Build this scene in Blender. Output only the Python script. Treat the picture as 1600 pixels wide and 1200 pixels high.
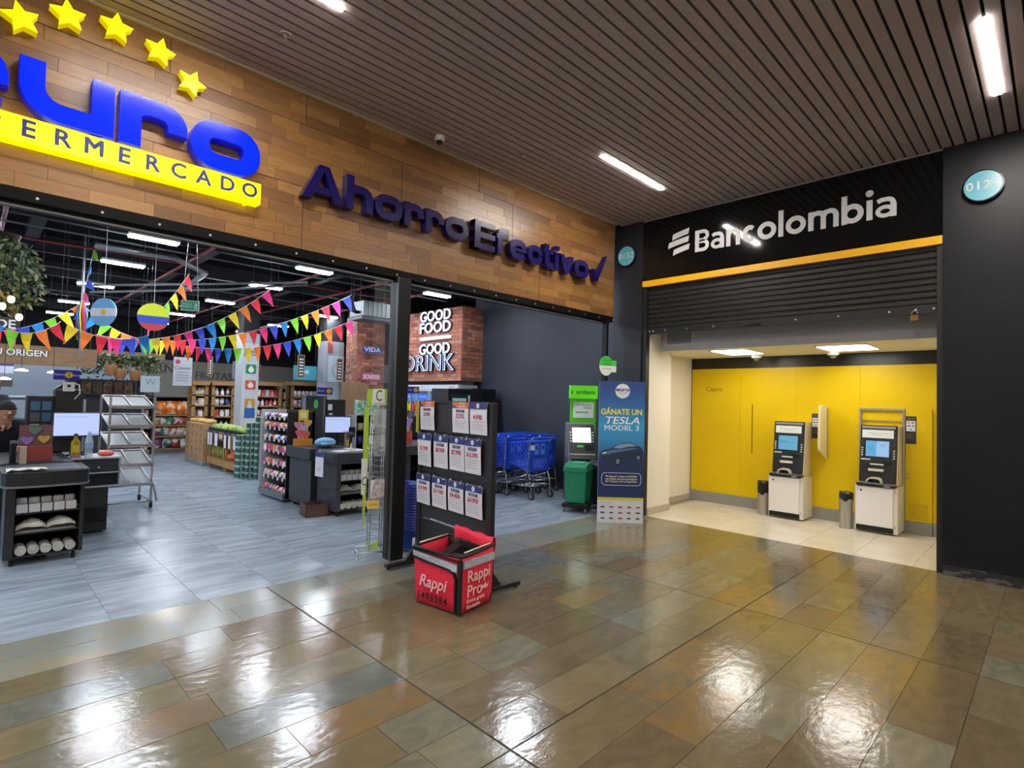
import bpy, bmesh, math, random
from mathutils import Vector, Matrix
random.seed(7)
for o in list(bpy.data.objects): bpy.data.objects.remove(o)
SC = bpy.context.scene
COL = SC.collection
PI = math.pi
R = math.radians
# ------------------------------------------------------------ camera
cam = bpy.data.cameras.new('camera'); cam.lens = 19.223; cam.sensor_width = 36; cam.clip_end = 200
co = bpy.data.objects.new('camera', cam); COL.objects.link(co)
co.matrix_world = Matrix(((0.707, -0.039, -0.706, 0), (-0.707, -0.004, -0.708, 0), (0.025, 0.999, -0.030, 1.6), (0, 0, 0, 1)))
SC.camera = co
# ------------------------------------------------------------ world, exposure
w = bpy.data.worlds.new('world'); SC.world = w; w.use_nodes = True
w.node_tree.nodes['Background'].inputs[0].default_value = (0.9, 0.95, 1, 1)
w.node_tree.nodes['Background'].inputs[1].default_value = 0.03
vs = SC.view_settings
vs.view_transform = 'Standard'; vs.look = 'None'; vs.exposure = 0.0; vs.gamma = 1.0; vs.use_curve_mapping = False
MALL_LAMP, STORE_LAMP, BANK_LAMP = 250.0, 155.0, 16.5

# ------------------------------------------------------------ materials
def lin(h, a=1.0):
    h = h.lstrip('#'); r = []
    for i in (0, 2, 4):
        c = int(h[i:i+2], 16) / 255
        r.append(c / 12.92 if c <= .04045 else ((c + .055) / 1.055) ** 2.4)
    return (*r, a)
MATS = {}
def mat(name, col='#808080', rough=.5, metal=0., emit=0., ecol=None, noise=None, bump=None, rnd=0., spec=.5, alpha=1., trans=0., coat=0., col2=None, hrnd=0.):
    """noise=(scale,(sx,sy,sz),lo,hi): blends col to col2; bump=(scale,(sx,sy,sz),strength); rnd: brightness spread by object"""
    if name in MATS: return MATS[name]
    m = bpy.data.materials.new(name); m.use_nodes = True; MATS[name] = m
    nt = m.node_tree; N = nt.nodes; L = nt.links; b = N['Principled BSDF']; I = b.inputs
    I['Base Color'].default_value = lin(col); I['Roughness'].default_value = rough; I['Metallic'].default_value = metal
    I['Specular IOR Level'].default_value = spec; I['Alpha'].default_value = alpha
    I['Transmission Weight'].default_value = trans; I['Coat Weight'].default_value = coat
    if emit: I['Emission Color'].default_value = lin(ecol or col); I['Emission Strength'].default_value = emit
    out = None
    def tex(scale, st, detail=4, dist=0.):
        tc = N.new('ShaderNodeTexCoord'); mp = N.new('ShaderNodeMapping'); mp.inputs['Scale'].default_value = st
        L.new(tc.outputs['Object'], mp.inputs['Vector'])
        oi = N.new('ShaderNodeObjectInfo'); vm = N.new('ShaderNodeVectorMath'); vm.operation = 'MULTIPLY_ADD'
        vm.inputs[1].default_value = (37, 53, 29)
        L.new(oi.outputs['Random'], vm.inputs[0]); L.new(mp.outputs[0], vm.inputs[2])
        t = N.new('ShaderNodeTexNoise'); t.inputs['Scale'].default_value = scale; t.inputs['Detail'].default_value = detail; t.inputs['Distortion'].default_value = dist
        L.new(vm.outputs[0], t.inputs['Vector']); return t
    if noise:
        t = tex(noise[0], noise[1], 5, noise[4] if len(noise) > 4 else 0.)
        cr = N.new('ShaderNodeValToRGB'); e = cr.color_ramp.elements
        e[0].position = noise[2]; e[0].color = lin(col); e[1].position = noise[3]; e[1].color = lin(col2 or col)
        L.new(t.outputs['Fac'], cr.inputs['Fac']); out = cr.outputs['Color']
    if rnd or hrnd:
        oi = N.new('ShaderNodeObjectInfo'); hs = N.new('ShaderNodeHueSaturation')
        mr = N.new('ShaderNodeMapRange'); mr.inputs['To Min'].default_value = 1 - rnd; mr.inputs['To Max'].default_value = 1 + rnd
        L.new(oi.outputs['Random'], mr.inputs['Value']); L.new(mr.outputs[0], hs.inputs['Value'])
        if hrnd:
            m2 = N.new('ShaderNodeMath'); m2.operation = 'FRACT'; m3 = N.new('ShaderNodeMath'); m3.operation = 'MULTIPLY'; m3.inputs[1].default_value = 7.31
            L.new(oi.outputs['Random'], m3.inputs[0]); L.new(m3.outputs[0], m2.inputs[0])
            m4 = N.new('ShaderNodeMapRange'); m4.inputs['To Min'].default_value = .5 - hrnd; m4.inputs['To Max'].default_value = .5 + hrnd
            L.new(m2.outputs[0], m4.inputs['Value']); L.new(m4.outputs[0], hs.inputs['Hue'])
        if out: L.new(out, hs.inputs['Color'])
        else: hs.inputs['Color'].default_value = lin(col)
        out = hs.outputs['Color']
    if out: L.new(out, I['Base Color'])
    if bump:
        t = tex(bump[0], bump[1], 6); bp = N.new('ShaderNodeBump'); bp.inputs['Strength'].default_value = bump[2]; bp.inputs['Distance'].default_value = bump[3] if len(bump) > 3 else .01
        L.new(t.outputs['Fac'], bp.inputs['Height']); L.new(bp.outputs['Normal'], I['Normal'])
    return m
def C(h, rough=.45, **k):                       # plain colour by hex
    return mat('paint_' + h.strip('#') + ('' if rough == .45 else '_%d' % (rough * 100)) + ''.join('_%s%s' % (a, v) for a, v in k.items()), h, rough, **k)

# ------------------------------------------------------------ mesh builder
class M:
    def __init__(s): s.v = []; s.f = []; s.sm = []
    def add(s, vs_, fs, smooth=False):
        n = len(s.v); s.v += [tuple(v) for v in vs_]; s.f += [tuple(i + n for i in f) for f in fs]; s.sm += [smooth] * len(fs); return s
    def b(s, x0, y0, z0, x1, y1, z1):
        if x0 > x1: x0, x1 = x1, x0
        if y0 > y1: y0, y1 = y1, y0
        if z0 > z1: z0, z1 = z1, z0
        return s.add([(x0, y0, z0), (x1, y0, z0), (x1, y1, z0), (x0, y1, z0), (x0, y0, z1), (x1, y0, z1), (x1, y1, z1), (x0, y1, z1)],
                     [(0, 3, 2, 1), (4, 5, 6, 7), (0, 1, 5, 4), (1, 2, 6, 5), (2, 3, 7, 6), (3, 0, 4, 7)])
    def ob(s, c, size, rot):                     # rotated box about its centre
        m = rot if isinstance(rot, Matrix) else Matrix.Rotation(rot[0], 3, 'X') if False else (Matrix.Rotation(rot[2], 3, 'Z') @ Matrix.Rotation(rot[1], 3, 'Y') @ Matrix.Rotation(rot[0], 3, 'X'))
        q = M().b(-size[0]/2, -size[1]/2, -size[2]/2, size[0]/2, size[1]/2, size[2]/2)
        return s.add([Vector(c) + m @ Vector(v) for v in q.v], q.f)
    def pr(s, poly, a, b_, axis='y'):            # prism of a polygon: axis y -> (x,z), x -> (y,z), z -> (x,y)
        n = len(poly)
        def P(p, t): return (p[0], t, p[1]) if axis == 'y' else (t, p[0], p[1]) if axis == 'x' else (p[0], p[1], t)
        vs_ = [P(p, a) for p in poly] + [P(p, b_) for p in poly]
        fs = [tuple(range(n)), tuple(range(2*n-1, n-1, -1))] + [(i, i + n, (i+1) % n + n, (i+1) % n) for i in range(n)]
        return s.add(vs_, fs)
    def cyl(s, p0, p1, r0, r1=None, n=10, caps=True):
        r1 = r0 if r1 is None else r1; p0 = Vector(p0); p1 = Vector(p1); d = (p1 - p0)
        if d.length < 1e-6: return s
        d.normalize(); u = d.orthogonal().normalized(); w_ = d.cross(u); vs_ = []
        for p, r in ((p0, r0), (p1, r1)):
            for i in range(n): a = 2*PI*i/n; vs_.append(p + (u*math.cos(a) + w_*math.sin(a))*r)
        s.add(vs_, [(i, (i+1) % n, (i+1) % n + n, i + n) for i in range(n)], True)
        if caps: s.add(vs_, [tuple(range(n-1, -1, -1)), tuple(range(n, 2*n))])
        return s
    def tube(s, pts, r, n=6, closed=False):
        pts = [Vector(p) for p in pts]; k = len(pts); rings = []; u = None
        for i, p in enumerate(pts):
            if closed: d = pts[(i+1) % k] - pts[i-1]
            else: d = pts[min(i+1, k-1)] - pts[max(i-1, 0)]
            d.normalize()
            u = d.orthogonal().normalized() if u is None else (u - d*u.dot(d)).normalized()
            w_ = d.cross(u); rings.append([p + (u*math.cos(2*PI*j/n) + w_*math.sin(2*PI*j/n))*r for j in range(n)])
        vs_ = [v for g in rings for v in g]; fs = []
        for i in range(k if closed else k-1):
            a = i*n; b_ = ((i+1) % k)*n
            fs += [(a+j, a+(j+1) % n, b_+(j+1) % n, b_+j) for j in range(n)]
        if not closed: fs += [tuple(range(n-1, -1, -1)), tuple(range((k-1)*n, k*n))]
        return s.add(vs_, fs, True)
    def lathe(s, prof, c=(0, 0, 0), n=16):       # prof (r,z)
        k = len(prof); vs_ = [(c[0]+r*math.cos(2*PI*j/n), c[1]+r*math.sin(2*PI*j/n), c[2]+z) for r, z in prof for j in range(n)]
        fs = [(i*n+j, i*n+(j+1) % n, (i+1)*n+(j+1) % n, (i+1)*n+j) for i in range(k-1) for j in range(n)]
        s.add(vs_, fs, True); s.add(vs_, [tuple(range(n-1, -1, -1)), tuple(range((k-1)*n, k*n))]); return s
    def sph(s, c, r, n=12, m=8):
        if not hasattr(r, '__len__'): r = (r, r, r)
        vs_ = [(c[0], c[1], c[2]-r[2])]
        for i in range(1, m):
            t = -PI/2 + PI*i/m
            vs_ += [(c[0]+r[0]*math.cos(t)*math.cos(2*PI*j/n), c[1]+r[1]*math.cos(t)*math.sin(2*PI*j/n), c[2]+r[2]*math.sin(t)) for j in range(n)]
        vs_.append((c[0], c[1], c[2]+r[2])); k = len(vs_)-1
        fs = [(0, 1+(j+1) % n, 1+j) for j in range(n)]
        for i in range(m-2): fs += [(1+i*n+j, 1+i*n+(j+1) % n, 1+(i+1)*n+(j+1) % n, 1+(i+1)*n+j) for j in range(n)]
        fs += [(1+(m-2)*n+j, 1+(m-2)*n+(j+1) % n, k) for j in range(n)]
        return s.add(vs_, fs, True)
    def ribbon(s, pts, w_, y0, y1, closed=False, ends=None):    # thick stroke in the x-z plane between depths y0 (front) and y1
        dd = []
        for p in pts:
            if not dd or abs(p[0]-dd[-1][0]) + abs(p[1]-dd[-1][1]) > 1e-5: dd.append(p)
        if closed and abs(dd[0][0]-dd[-1][0]) + abs(dd[0][1]-dd[-1][1]) < 1e-5: dd.pop()
        pts = dd; k = len(pts); Lf = []; Rt = []
        P = [Vector((p[0], p[1])) for p in pts]
        for i in range(k):
            a = P[i-1] if (closed or i > 0) else None; c = P[(i+1) % k] if (closed or i < k-1) else None
            d1 = (P[i]-a).normalized() if a is not None else None; d2 = (c-P[i]).normalized() if c is not None else None
            if d1 is None: d1 = d2
            if d2 is None: d2 = d1
            n1 = Vector((-d1.y, d1.x)); n2 = Vector((-d2.y, d2.x)); n_ = (n1+n2).normalized(); q = min(2.2, 1/max(.3, n_.dot(n1)))
            ww = w_ if not hasattr(w_, '__len__') else w_[i]
            Lf.append(P[i]+n_*ww/2*q); Rt.append(P[i]-n_*ww/2*q)
        vs_ = []
        for i in range(k): vs_ += [(Lf[i].x, y0, Lf[i].y), (Rt[i].x, y0, Rt[i].y), (Lf[i].x, y1, Lf[i].y), (Rt[i].x, y1, Rt[i].y)]
        fs = []
        for i in range(k if closed else k-1):
            a = 4*i; b_ = 4*((i+1) % k)
            fs += [(a, a+1, b_+1, b_), (a+2, b_+2, b_+3, a+3), (a, b_, b_+2, a+2), (a+1, a+3, b_+3, b_+1)]
        if not closed: e = 4*(k-1); fs += [(0, 2, 3, 1), (e, e+1, e+3, e+2)]
        return s.add(vs_, fs)
    def quad(s, a, b_, c, d): return s.add([a, b_, c, d], [(0, 1, 2, 3)])
    def mesh(s, name, m, bevel=0., seg=1):
        me = bpy.data.meshes.new(name); me.from_pydata(s.v, [], s.f); me.materials.append(m)
        me.polygons.foreach_set('use_smooth', s.sm)
        bm = bmesh.new(); bm.from_mesh(me)
        if bevel:
            bmesh.ops.remove_doubles(bm, verts=bm.verts, dist=1e-5)
            es = [e for e in bm.edges if len(e.link_faces) == 2 and e.calc_face_angle(0) > .5]
            bmesh.ops.bevel(bm, geom=es, offset=bevel, segments=seg, affect='EDGES', profile=.5, clamp_overlap=True)
        bmesh.ops.recalc_face_normals(bm, faces=bm.faces); bm.to_mesh(me); bm.free()
        return me
    def build(s, name, m, parent=None, loc=(0, 0, 0), rot=(0, 0, 0), bevel=0., seg=1):
        return put(name, s.mesh(name, m, bevel, seg), parent, loc, rot)
def put(name, me, parent=None, loc=(0, 0, 0), rot=(0, 0, 0)):
    o = bpy.data.objects.new(name, me); COL.objects.link(o); o.location = loc; o.rotation_euler = rot
    if parent: o.parent = parent
    return o
def tag(o, label=None, cat=None, group=None, kind=None):
    if label: o['label'] = label
    if cat: o['category'] = cat
    if group: o['group'] = group
    if kind: o['kind'] = kind
    return o
def thing(name, label, cat, loc=(0, 0, 0), rz=0., group=None, kind=None):
    o = bpy.data.objects.new(name, None); COL.objects.link(o); o.location = loc; o.rotation_euler = (0, 0, R(rz)); o.empty_display_size = .1
    return tag(o, label, cat, group, kind)
def kids(o): return [c for c in bpy.data.objects if c.parent == o]
TREE = {}
def copy_tree(o, loc, rz, label=None, group=None):
    if o not in TREE: TREE[o] = [(c, kids(c)) for c in kids(o)]
    r = o.copy(); COL.objects.link(r); r.location = loc; r.rotation_euler = (0, 0, R(rz))
    if label: r['label'] = label
    if group: r['group'] = group
    for ch, gs in TREE[o]:
        c = ch.copy(); COL.objects.link(c); c.parent = r
        for g in gs: d = g.copy(); COL.objects.link(d); d.parent = c
    return r
def struct(o, label, cat=None):
    return tag(o, label, cat, kind='structure')
def text(name, s, size, m, parent=None, loc=(0, 0, 0), rz=0., depth=.001, bold=0., ax='CENTER', ay='CENTER', sx=1., shear=0., space=1., rx=90., line=1., ry=0.):
    multi = bold > 0 and any(c in s for c in 'MWmw'); b0 = bold
    if multi: bold = 0.
    cu = bpy.data.curves.new('txt', 'FONT'); cu.body = s; cu.size = size; cu.extrude = depth; cu.offset = bold*size; cu.align_x = ax; cu.align_y = ay
    cu.shear = shear; cu.space_character = space; cu.space_line = line; cu.resolution_u = 3
    t = bpy.data.objects.new('txt', cu); me = bpy.data.meshes.new_from_object(t); bpy.data.objects.remove(t); bpy.data.curves.remove(cu)
    if multi:                                    # thicken by shifted copies: this face breaks when its outline is offset
        bm = bmesh.new(); bm.from_mesh(me); src = list(bm.verts) + list(bm.edges) + list(bm.faces); e = b0*size
        for dx, dy, dz in ((-e, -e, .00012), (e, -e, .00024), (-e, e, .00036), (e, e, .00048)):
            r = bmesh.ops.duplicate(bm, geom=src); bmesh.ops.translate(bm, verts=[v for v in r['geom'] if isinstance(v, bmesh.types.BMVert)], vec=(dx, dy, dz))
        bm.to_mesh(me); bm.free()
    me.materials.clear(); me.materials.append(m)
    o = put(name, me, parent, loc, (R(rx), R(ry), R(rz))); o.scale = (sx, 1, 1); return o
def rr(x0, z0, x1, z1, r, n=5):                  # rounded rectangle outline, counter-clockwise
    out = []
    for cx, cz, a in ((x1-r, z0+r, -90), (x1-r, z1-r, 0), (x0+r, z1-r, 90), (x0+r, z0+r, 180)):
        for i in range(n+1): t = R(a + 90*i/n); out.append((cx + r*math.cos(t), cz + r*math.sin(t)))
    return out
def arc(cx, cz, rx, rz_, a0, a1, n=8): return [(cx + rx*math.cos(R(a0+(a1-a0)*i/n)), cz + rz_*math.sin(R(a0+(a1-a0)*i/n))) for i in range(n+1)]

BLACK = mat('black_paint', '#17181c', .45); MATTE = mat('black_matte', '#101113', .8); DARK = mat('charcoal_paint', '#26272c', .55)
WHITE = mat('white_paint', '#e6e4df', .5); CHROME = mat('chrome', '#c9ccd0', .25, 1.); STEEL = mat('brushed_steel', '#a9a6a0', .38, .9, noise=(40, (1, 1, .05), .3, .7), col2='#c4c1bb')
PAPER = mat('paper', '#dcdce4', .7); RUBBER = mat('rubber', '#1b1b1d', .8); GREYM = mat('grey_metal', '#8b8e92', .4, .8)
ORD = ['first', 'second', 'third', 'fourth', 'fifth', 'sixth', 'seventh', 'eighth', 'ninth', 'tenth', 'eleventh', 'twelfth', 'thirteenth', 'fourteenth', 'fifteenth', 'sixteenth']
# ============================================================ the setting
CEIL = 4.25
# ---- mall ceiling of narrow slats
ceiling = struct(M().b(-9, -9, 4.30, 6.9, 4.7, 4.36).build('ceiling', MATTE), 'dark void above the brown slatted mall ceiling', 'ceiling')
slat_m = mat('ceiling_slat', '#a49494', .55, noise=(6, (.3, 8, 1), .3, .7), col2='#ab9b9b', rnd=.04)
sl = M().b(-9, -.039, 4.25, 6.88, .039, 4.285).mesh('slat', slat_m)
for k in range(140): put('slat', sl, ceiling, (0, 4.59 - .0975*k, 0))
M().b(-9, 4.635, 4.235, 6.75, 4.668, 4.30).build('edge_strip', C('#b5ab98'), ceiling)
# ---- mall floor: slate slabs laid in rows along the store front
floor = struct(M().b(-9, -9, -.08, 6.95, 4.67, -.004).build('floor', mat('grout', '#3d3a33', .8)), 'polished slate floor of the mall walkway', 'floor')
def slate(n, a, b, r=.2): return mat('slate_' + n, a, r, noise=(3.4, (1, 1.8, 1), .32, .68, 1.4), col2=b, rnd=.08, bump=(13, (1, 1.7, 1), .34, .005), spec=.6)
SL = [slate('grey', '#656253', '#78735f', .15), slate('brown', '#6b5e43', '#756950', .15), slate('rust', '#7b6038', '#6a5d44', .17), slate('blue', '#585b54', '#6a6b61', .17), slate('olive', '#676048', '#766d53', .15), slate('umber', '#5f523c', '#6e614a', .15), slate('patch', '#635f4e', '#84683f', .16)]
TH = [mat('slate_threshold', '#7a7f74', .2, noise=(2.4, (1, 2.2, 1), .46, .66, 1.6), col2='#8f7c5c', rnd=.06, bump=(14, (1, 1, 1), .15, .004)),
      mat('slate_threshold_green', '#757b73', .2, noise=(3.4, (1, 2, 1), .5, .72, 2.), col2='#857d68', rnd=.06, bump=(14, (1, 1, 1), .15, .004))]
rows = [(4.365, 4.67), (4.07, 4.365)] + [(4.07-.286*(i+1), 4.07-.286*i) for i in range(16)]
joints = [-.77, 1.83, 4.43, 6.95]
rest = M(); crack = MATS['grout']
SLABMESH = {}
def slab(x0, x1, y0, y1, m):
    L_ = round(x1-x0, 2); W_ = round(y1-y0, 3); key = (L_, W_, m.name)
    if key not in SLABMESH: SLABMESH[key] = M().b(-L_/2, -W_/2, -.02, L_/2, W_/2, 0).mesh('slate_slab', m)
    o = put('slate_slab', SLABMESH[key], floor, ((x0+x1)/2, (y0+y1)/2, random.uniform(-.0006, .0006)), (0, 0, 0))
for ri, (y0, y1) in enumerate(rows):
    for j in range(3):
        x = joints[j]; xe = joints[j+1]
        while x < xe - .01:
            L_ = random.choice([.42, .5, .58, .66, .74, .86, 1.0]); 
            if xe - (x + L_) < .3: L_ = xe - x
            g = .0015
            if ri < 2: m = random.choice(TH)
            else:
                wts = [4, 2, .5, 1.6, 3, 1.5, .7] if x + (4-y0)*.6 < 3 else [2.2, 3.2, .7, 1.0, 3, 3, 1.0]
                m = random.choices(SL, wts)[0]
            ja = .005 if x in joints and j > 0 else g; jb = .005 if x + L_ >= xe - .01 and j < 2 else g
            ya = .005 if abs(y0 - 1.782) < .02 else g; yb = .005 if abs(y1 - 1.782) < .02 else g
            slab(x+ja, x+L_-jb, y0+ya, y1-yb, m); x += L_
yy = rows[-1][0]
while yy > -9:
    rest.b(-9, yy-.283, -.02, 6.94, yy, 0); yy -= .286
for (y0, y1) in rows: rest.b(-9, y0+.0015, -.02, -.775, y1-.0015, 0)
tag(rest.build('slate_courses', SL[0], floor), kind='stuff')
# ---- outer mall walls, out of the picture
struct(M().b(-9.1, -9, 0, -9, 4.7, 4.3).build('wall_left', mat('mall_wall', '#b9b2a6', .7)), 'pale wall at the far end of the mall walkway', 'wall')
struct(M().b(-9, -9.1, 0, 6.95, -9, 4.3).build('wall_back', MATS['mall_wall']), 'pale mall wall opposite the store front', 'wall')
# ---- store front fascia clad in wood blocks
fascia = struct(M().b(-9, 4.69, 2.84, 6.75, 4.86, 4.3).build('wall_front', mat('fascia_core', '#2b2119', .8)), 'wood block fascia above the supermarket entrance', 'wall')
WD = [mat('wood_%d' % i, a, .34, noise=(5, (1, 9, 9), .3, .72, 1.2), col2=b, rnd=.12, bump=(18, (1, 14, 14), .05, .003)) for i, (a, b) in enumerate((('#93693a', '#7c5730'), ('#86603a', '#745030'), ('#9b7446', '#886238'), ('#795434', '#6b4a2c')))]
PL = {}
nrow = 15; ph = (4.245-2.875)/nrow
for i in range(nrow):
    x = -1.4 + random.uniform(-.3, 0)
    z0 = 2.875 + i*ph
    while x < 6.75:
        L_ = random.choice([.24, .3, .38, .46, .54, .62]); x1 = min(6.75, x + L_)
        if 6.75 - x1 < .12: x1 = 6.75
        L_ = round(x1-x, 3); m = random.choices(WD, [3, 3, 2, 1.3])[0]; key = (L_, m.name)
        gx = .001
        if key not in PL: PL[key] = M().b(gx-L_/2, 0, .0006, L_/2-gx, .022, ph-.0006).mesh('wood_block', m)
        put('wood_block', PL[key], fascia, ((x+x1)/2, 4.67 + random.uniform(0, .0012), z0)); x = x1
tag(M().b(-9, 4.672, 2.875, -1.72, 4.69, 4.245).build('far_cladding', WD[0], fascia), kind='stuff')
for xs, z0, z1 in ((2.02, 2.875, 3.42), (2.02, 3.97, 4.245), (3.02, 3.42, 3.97), (.98, 3.97, 4.245), (4.05, 3.97, 4.245), (5.1, 2.875, 3.42), (4.6, 3.42, 3.97)):
    M().b(xs, 4.6685, z0, xs+.004, 4.673, z1).build('panel_seam', MATS['fascia_core'], fascia)
for zz in (3.42, 3.97): M().b(-1.7, 4.6685, zz, 6.75, 4.673, zz+.004).build('panel_seam', MATS['fascia_core'], fascia)
# ---- black entrance frame: header, track, posts
M().b(-9, 4.672, 2.80, 6.75, 4.86, 2.873).build('header', mat('header_black', '#08080a', .6, spec=.15), fascia)
M().b(-9, 4.74, 2.77, 6.75, 4.80, 2.81).build('track', BLACK, fascia)
tr = M().b(-9, 4.735, 2.768, 6.75, 4.742, 2.778); tr.build('track_lip', C('#9a9ca2', .4), fascia)
rv = M().cyl((0, 4.66, 0), (0, 4.667, 0), .009, n=8).mesh('rivet', C('#b9bcc2', .35))
for k in range(22): put('rivet', rv, fascia, (-.4 + k*.34, .008, 2.828))
trim = struct(M().b(2.99, 4.62, 0, 3.14, 4.66, 2.80).b(3.0, 4.66, 0, 3.13, 4.78, 2.80).build('trim_1', mat('post_black', '#0e0e10', .45, spec=.3), bevel=.003), 'black steel door post in the middle of the supermarket entrance', 'post')
M().b(2.984, 4.615, 0, 2.994, 4.64, 2.8).build('edge_bead', C('#3a3b40', .3), trim)
trim2 = struct(M().b(6.57, 4.66, 0, 6.62, 4.74, 2.8).build('trim_2', MATS['post_black'], bevel=.003), 'slim black jamb where the entrance meets the bank column', 'jamb')
gl = mat('pane_glass', '#dfeaf0', .02, alpha=.035, spec=.5)
win = struct(M().b(2.78, 4.70, .01, 2.985, 4.71, 2.77).build('window_1', gl), 'narrow clear glass pane beside the black entrance post', 'glass pane')
# ---- bank front
bankw = mat('bank_column_black', '#1c1e26', .45, bump=(60, (1, 1, 1), .05))
colL = struct(M().b(6.87, 4.27, 0, 7.0, 4.75, 4.30).build('wall_bank_left', bankw), 'charcoal column between the supermarket and the bank', 'column')
wr = struct(M().b(6.87, -9, .10, 7.0, .82, 4.30).build('wall_right', mat('bank_column_dark', '#0f1016', .42, noise=(3, (1, 1, 1), .35, .7), col2='#14151b', spec=.3, bump=(60, (1, 1, 1), .05))), 'dark charcoal wall to the right of the bank opening', 'wall')
M().b(6.865, -9, 0, 7.0, .82, .10).build('skirting', mat('scuffed_skirting', '#1c1c1f', .6, noise=(5, (1, 1, 3), .56, .62), col2='#55534e'), wr)
lint = struct(M().b(6.93, .82, 3.28, 7.02, 4.27, 4.30).build('wall_bank_front', BLACK), 'black lintel wall over the bank opening', 'wall')
for nm, yy in (('trim_3', .822), ('trim_4', 4.20)):
    struct(M().b(6.90, yy, 0, 6.99, yy+.05 if yy < 1 else 4.27, 3.28).build(nm, BLACK), 'black guide rail %s the rolling shutter' % ('to the right of' if yy < 1 else 'to the left of'), 'rail')
# ---- bank interior
cream = mat('cream_wall', '#e2dccb', .6); bfloor = struct(M().b(6.945, .6, -.08, 8.9, 4.5, -.004).build('floor_bank', mat('cream_grout', '#8f8674', .8)), 'cream tiled floor inside the cash machine lobby', 'floor')
tm = mat('cream_tile', '#d4ccb8', .22, noise=(3, (1, 1, 1), .35, .65), col2='#cac2ae', rnd=.02)
TB = {}
for j in range(7):
    y0 = .53 + j*.545 + .005
    for x0, x1 in ((6.95, 7.95), (7.95, 8.9)):
        k = (x1-x0); 
        if k not in TB: TB[k] = M().b(.0015, .0015, -.02, k-.0015, .5435, 0).mesh('floor_tile', tm)
        put('floor_tile', TB[k], bfloor, (x0, y0, 0))
wb = struct(M().b(8.82, .55, 0, 8.95, 4.6, 2.5).build('wall_bank_back', mat('bank_back_black', '#1b1a18', .35)), 'back wall of the cash machine lobby, yellow panels in a black frame', 'wall')
yel = mat('bank_yellow', '#dcbc00', .38, noise=(1.5, (1, 1, 1), .3, .7), col2='#d8b700', spec=.3)
for y0, y1 in ((3.62, 4.45), (2.79, 3.62), (1.96, 2.79), (.7, 1.96)):
    M().b(8.805, y0+.001, .17, 8.83, y1-.001, 2.21).build('yellow_panel', yel, wb)
bb = struct(M().b(8.795, .7, 0, 8.83, 4.45, .17).build('baseboard_bank', mat('grey_baseboard', '#8f8c86', .5)), 'grey baseboard under the yellow panels', 'baseboard')
M().b(8.80, 3.425, .86, 8.806, 3.437, 1.635).build('handle_slot', C('#5a4a10'), wb)
text('lettering', 'Cajero', .105, C('#6b5a14'), wb, (8.803, 4.058, 1.872), -90, .0005, 0)
wl = struct(M().b(6.99, 4.20, 0, 7.62, 4.6, 3.3).b(7.60, 4.47, 0, 8.9, 4.6, 2.5).b(6.99, 4.19, 2.4, 7.62, 4.2, 2.401).build('wall_bank_side', cream), 'cream side wall of the lobby with a pilaster', 'wall')
M().b(7.0, 4.185, 0, 7.625, 4.21, .10).b(7.615, 4.20, 0, 7.63, 4.47, .1).b(7.62, 4.455, 0, 8.82, 4.475, .1).build('skirting', C('#b5aa94'), wl)
struct(M().b(6.99, .55, 0, 8.9, .65, 2.5).build('wall_bank_right', cream), 'cream side wall of the lobby behind the dark column', 'wall')
cb = struct(M().b(7.35, .55, 2.39, 8.95, 4.6, 2.46).build('ceiling_bank', mat('lobby_ceiling', '#e2dac2', .7)), 'low cream ceiling of the cash machine lobby', 'ceiling')
bm_ = M().b(7.32, .55, 2.39, 7.36, 4.2, 3.3).build('soffit', mat('soffit_grey', '#b9b9bf', .6), cb)
M().b(6.99, .55, 3.3, 7.4, 4.6, 3.34).build('upper_slab', C('#77777c'), cb)
# ---- supermarket shell
sf = struct(M().b(-4, 4.67, -.08, 12, 22, -.004).build('floor_store', mat('store_grout', '#757b80', .8)), 'grey plank tiled floor of the supermarket', 'floor')
STM = mat('store_tile', '#707c87', .26, noise=(1.5, (1.1, 5, 1), .3, .7, .8), col2='#98a5b1', rnd=.05)
tl = M().b(.0015, .0015, -.02, .5635, 1.1285, 0).mesh('floor_tile', STM)
for i in range(-1, 13):
    for j in range(11): put('floor_tile', tl, sf, (.215 + .565*i, 4.67 + 1.13*j, 0))
tag(M().b(-4, 17.1, -.02, 12, 22, 0).b(-4, 4.67, -.02, -.36, 17.1, 0).b(7.57, 4.67, -.02, 12, 17.1, 0).build('far_tiling', STM, sf), kind='stuff')
sceil = struct(M().b(-4, 4.86, 4.1, 12, 22, 4.2).build('ceiling_store', mat('store_ceiling', '#0a0b0d', .9, spec=.1)), 'black exposed ceiling of the supermarket', 'ceiling')
drk = mat('store_wall_dark', '#282c37', .6, noise=(1.2, (1, 1, 1), .35, .7), col2='#30343f')
struct(M().b(7.8, 4.75, 0, 7.95, 8.9, 4.2).build('wall_store_right', drk), 'dark grey side wall behind the shopping carts', 'wall')
struct(M().b(7.8, 8.9, 0, 12, 9.0, 4.2).build('wall_store_return', drk), 'dark return wall behind the brick bulkhead', 'wall')
struct(M().b(-4.1, 4.7, 0, -4, 22, 4.2).build('wall_store_left', C('#6d7075')), 'left side wall of the supermarket', 'wall')
wsb = struct(M().b(-4, 21.9, 0, 12, 22, 4.2).b(-4, 21.85, 0, 12, 21.9, 2.7).build('wall_store_back', mat('store_back_beige', '#8d877c', .7)), 'beige far wall of the supermarket', 'wall')
M().b(-4, 21.84, 2.7, 12, 21.9, 4.2).build('upper_band', MATTE, wsb)
struct(M().b(12, 4.7, 0, 12.1, 22, 4.2).build('wall_store_far', C('#55585d')), 'far side wall of the supermarket', 'wall')
for nm, x0, lab in (('soffit_strip', 0, ''),):
    pass
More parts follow.
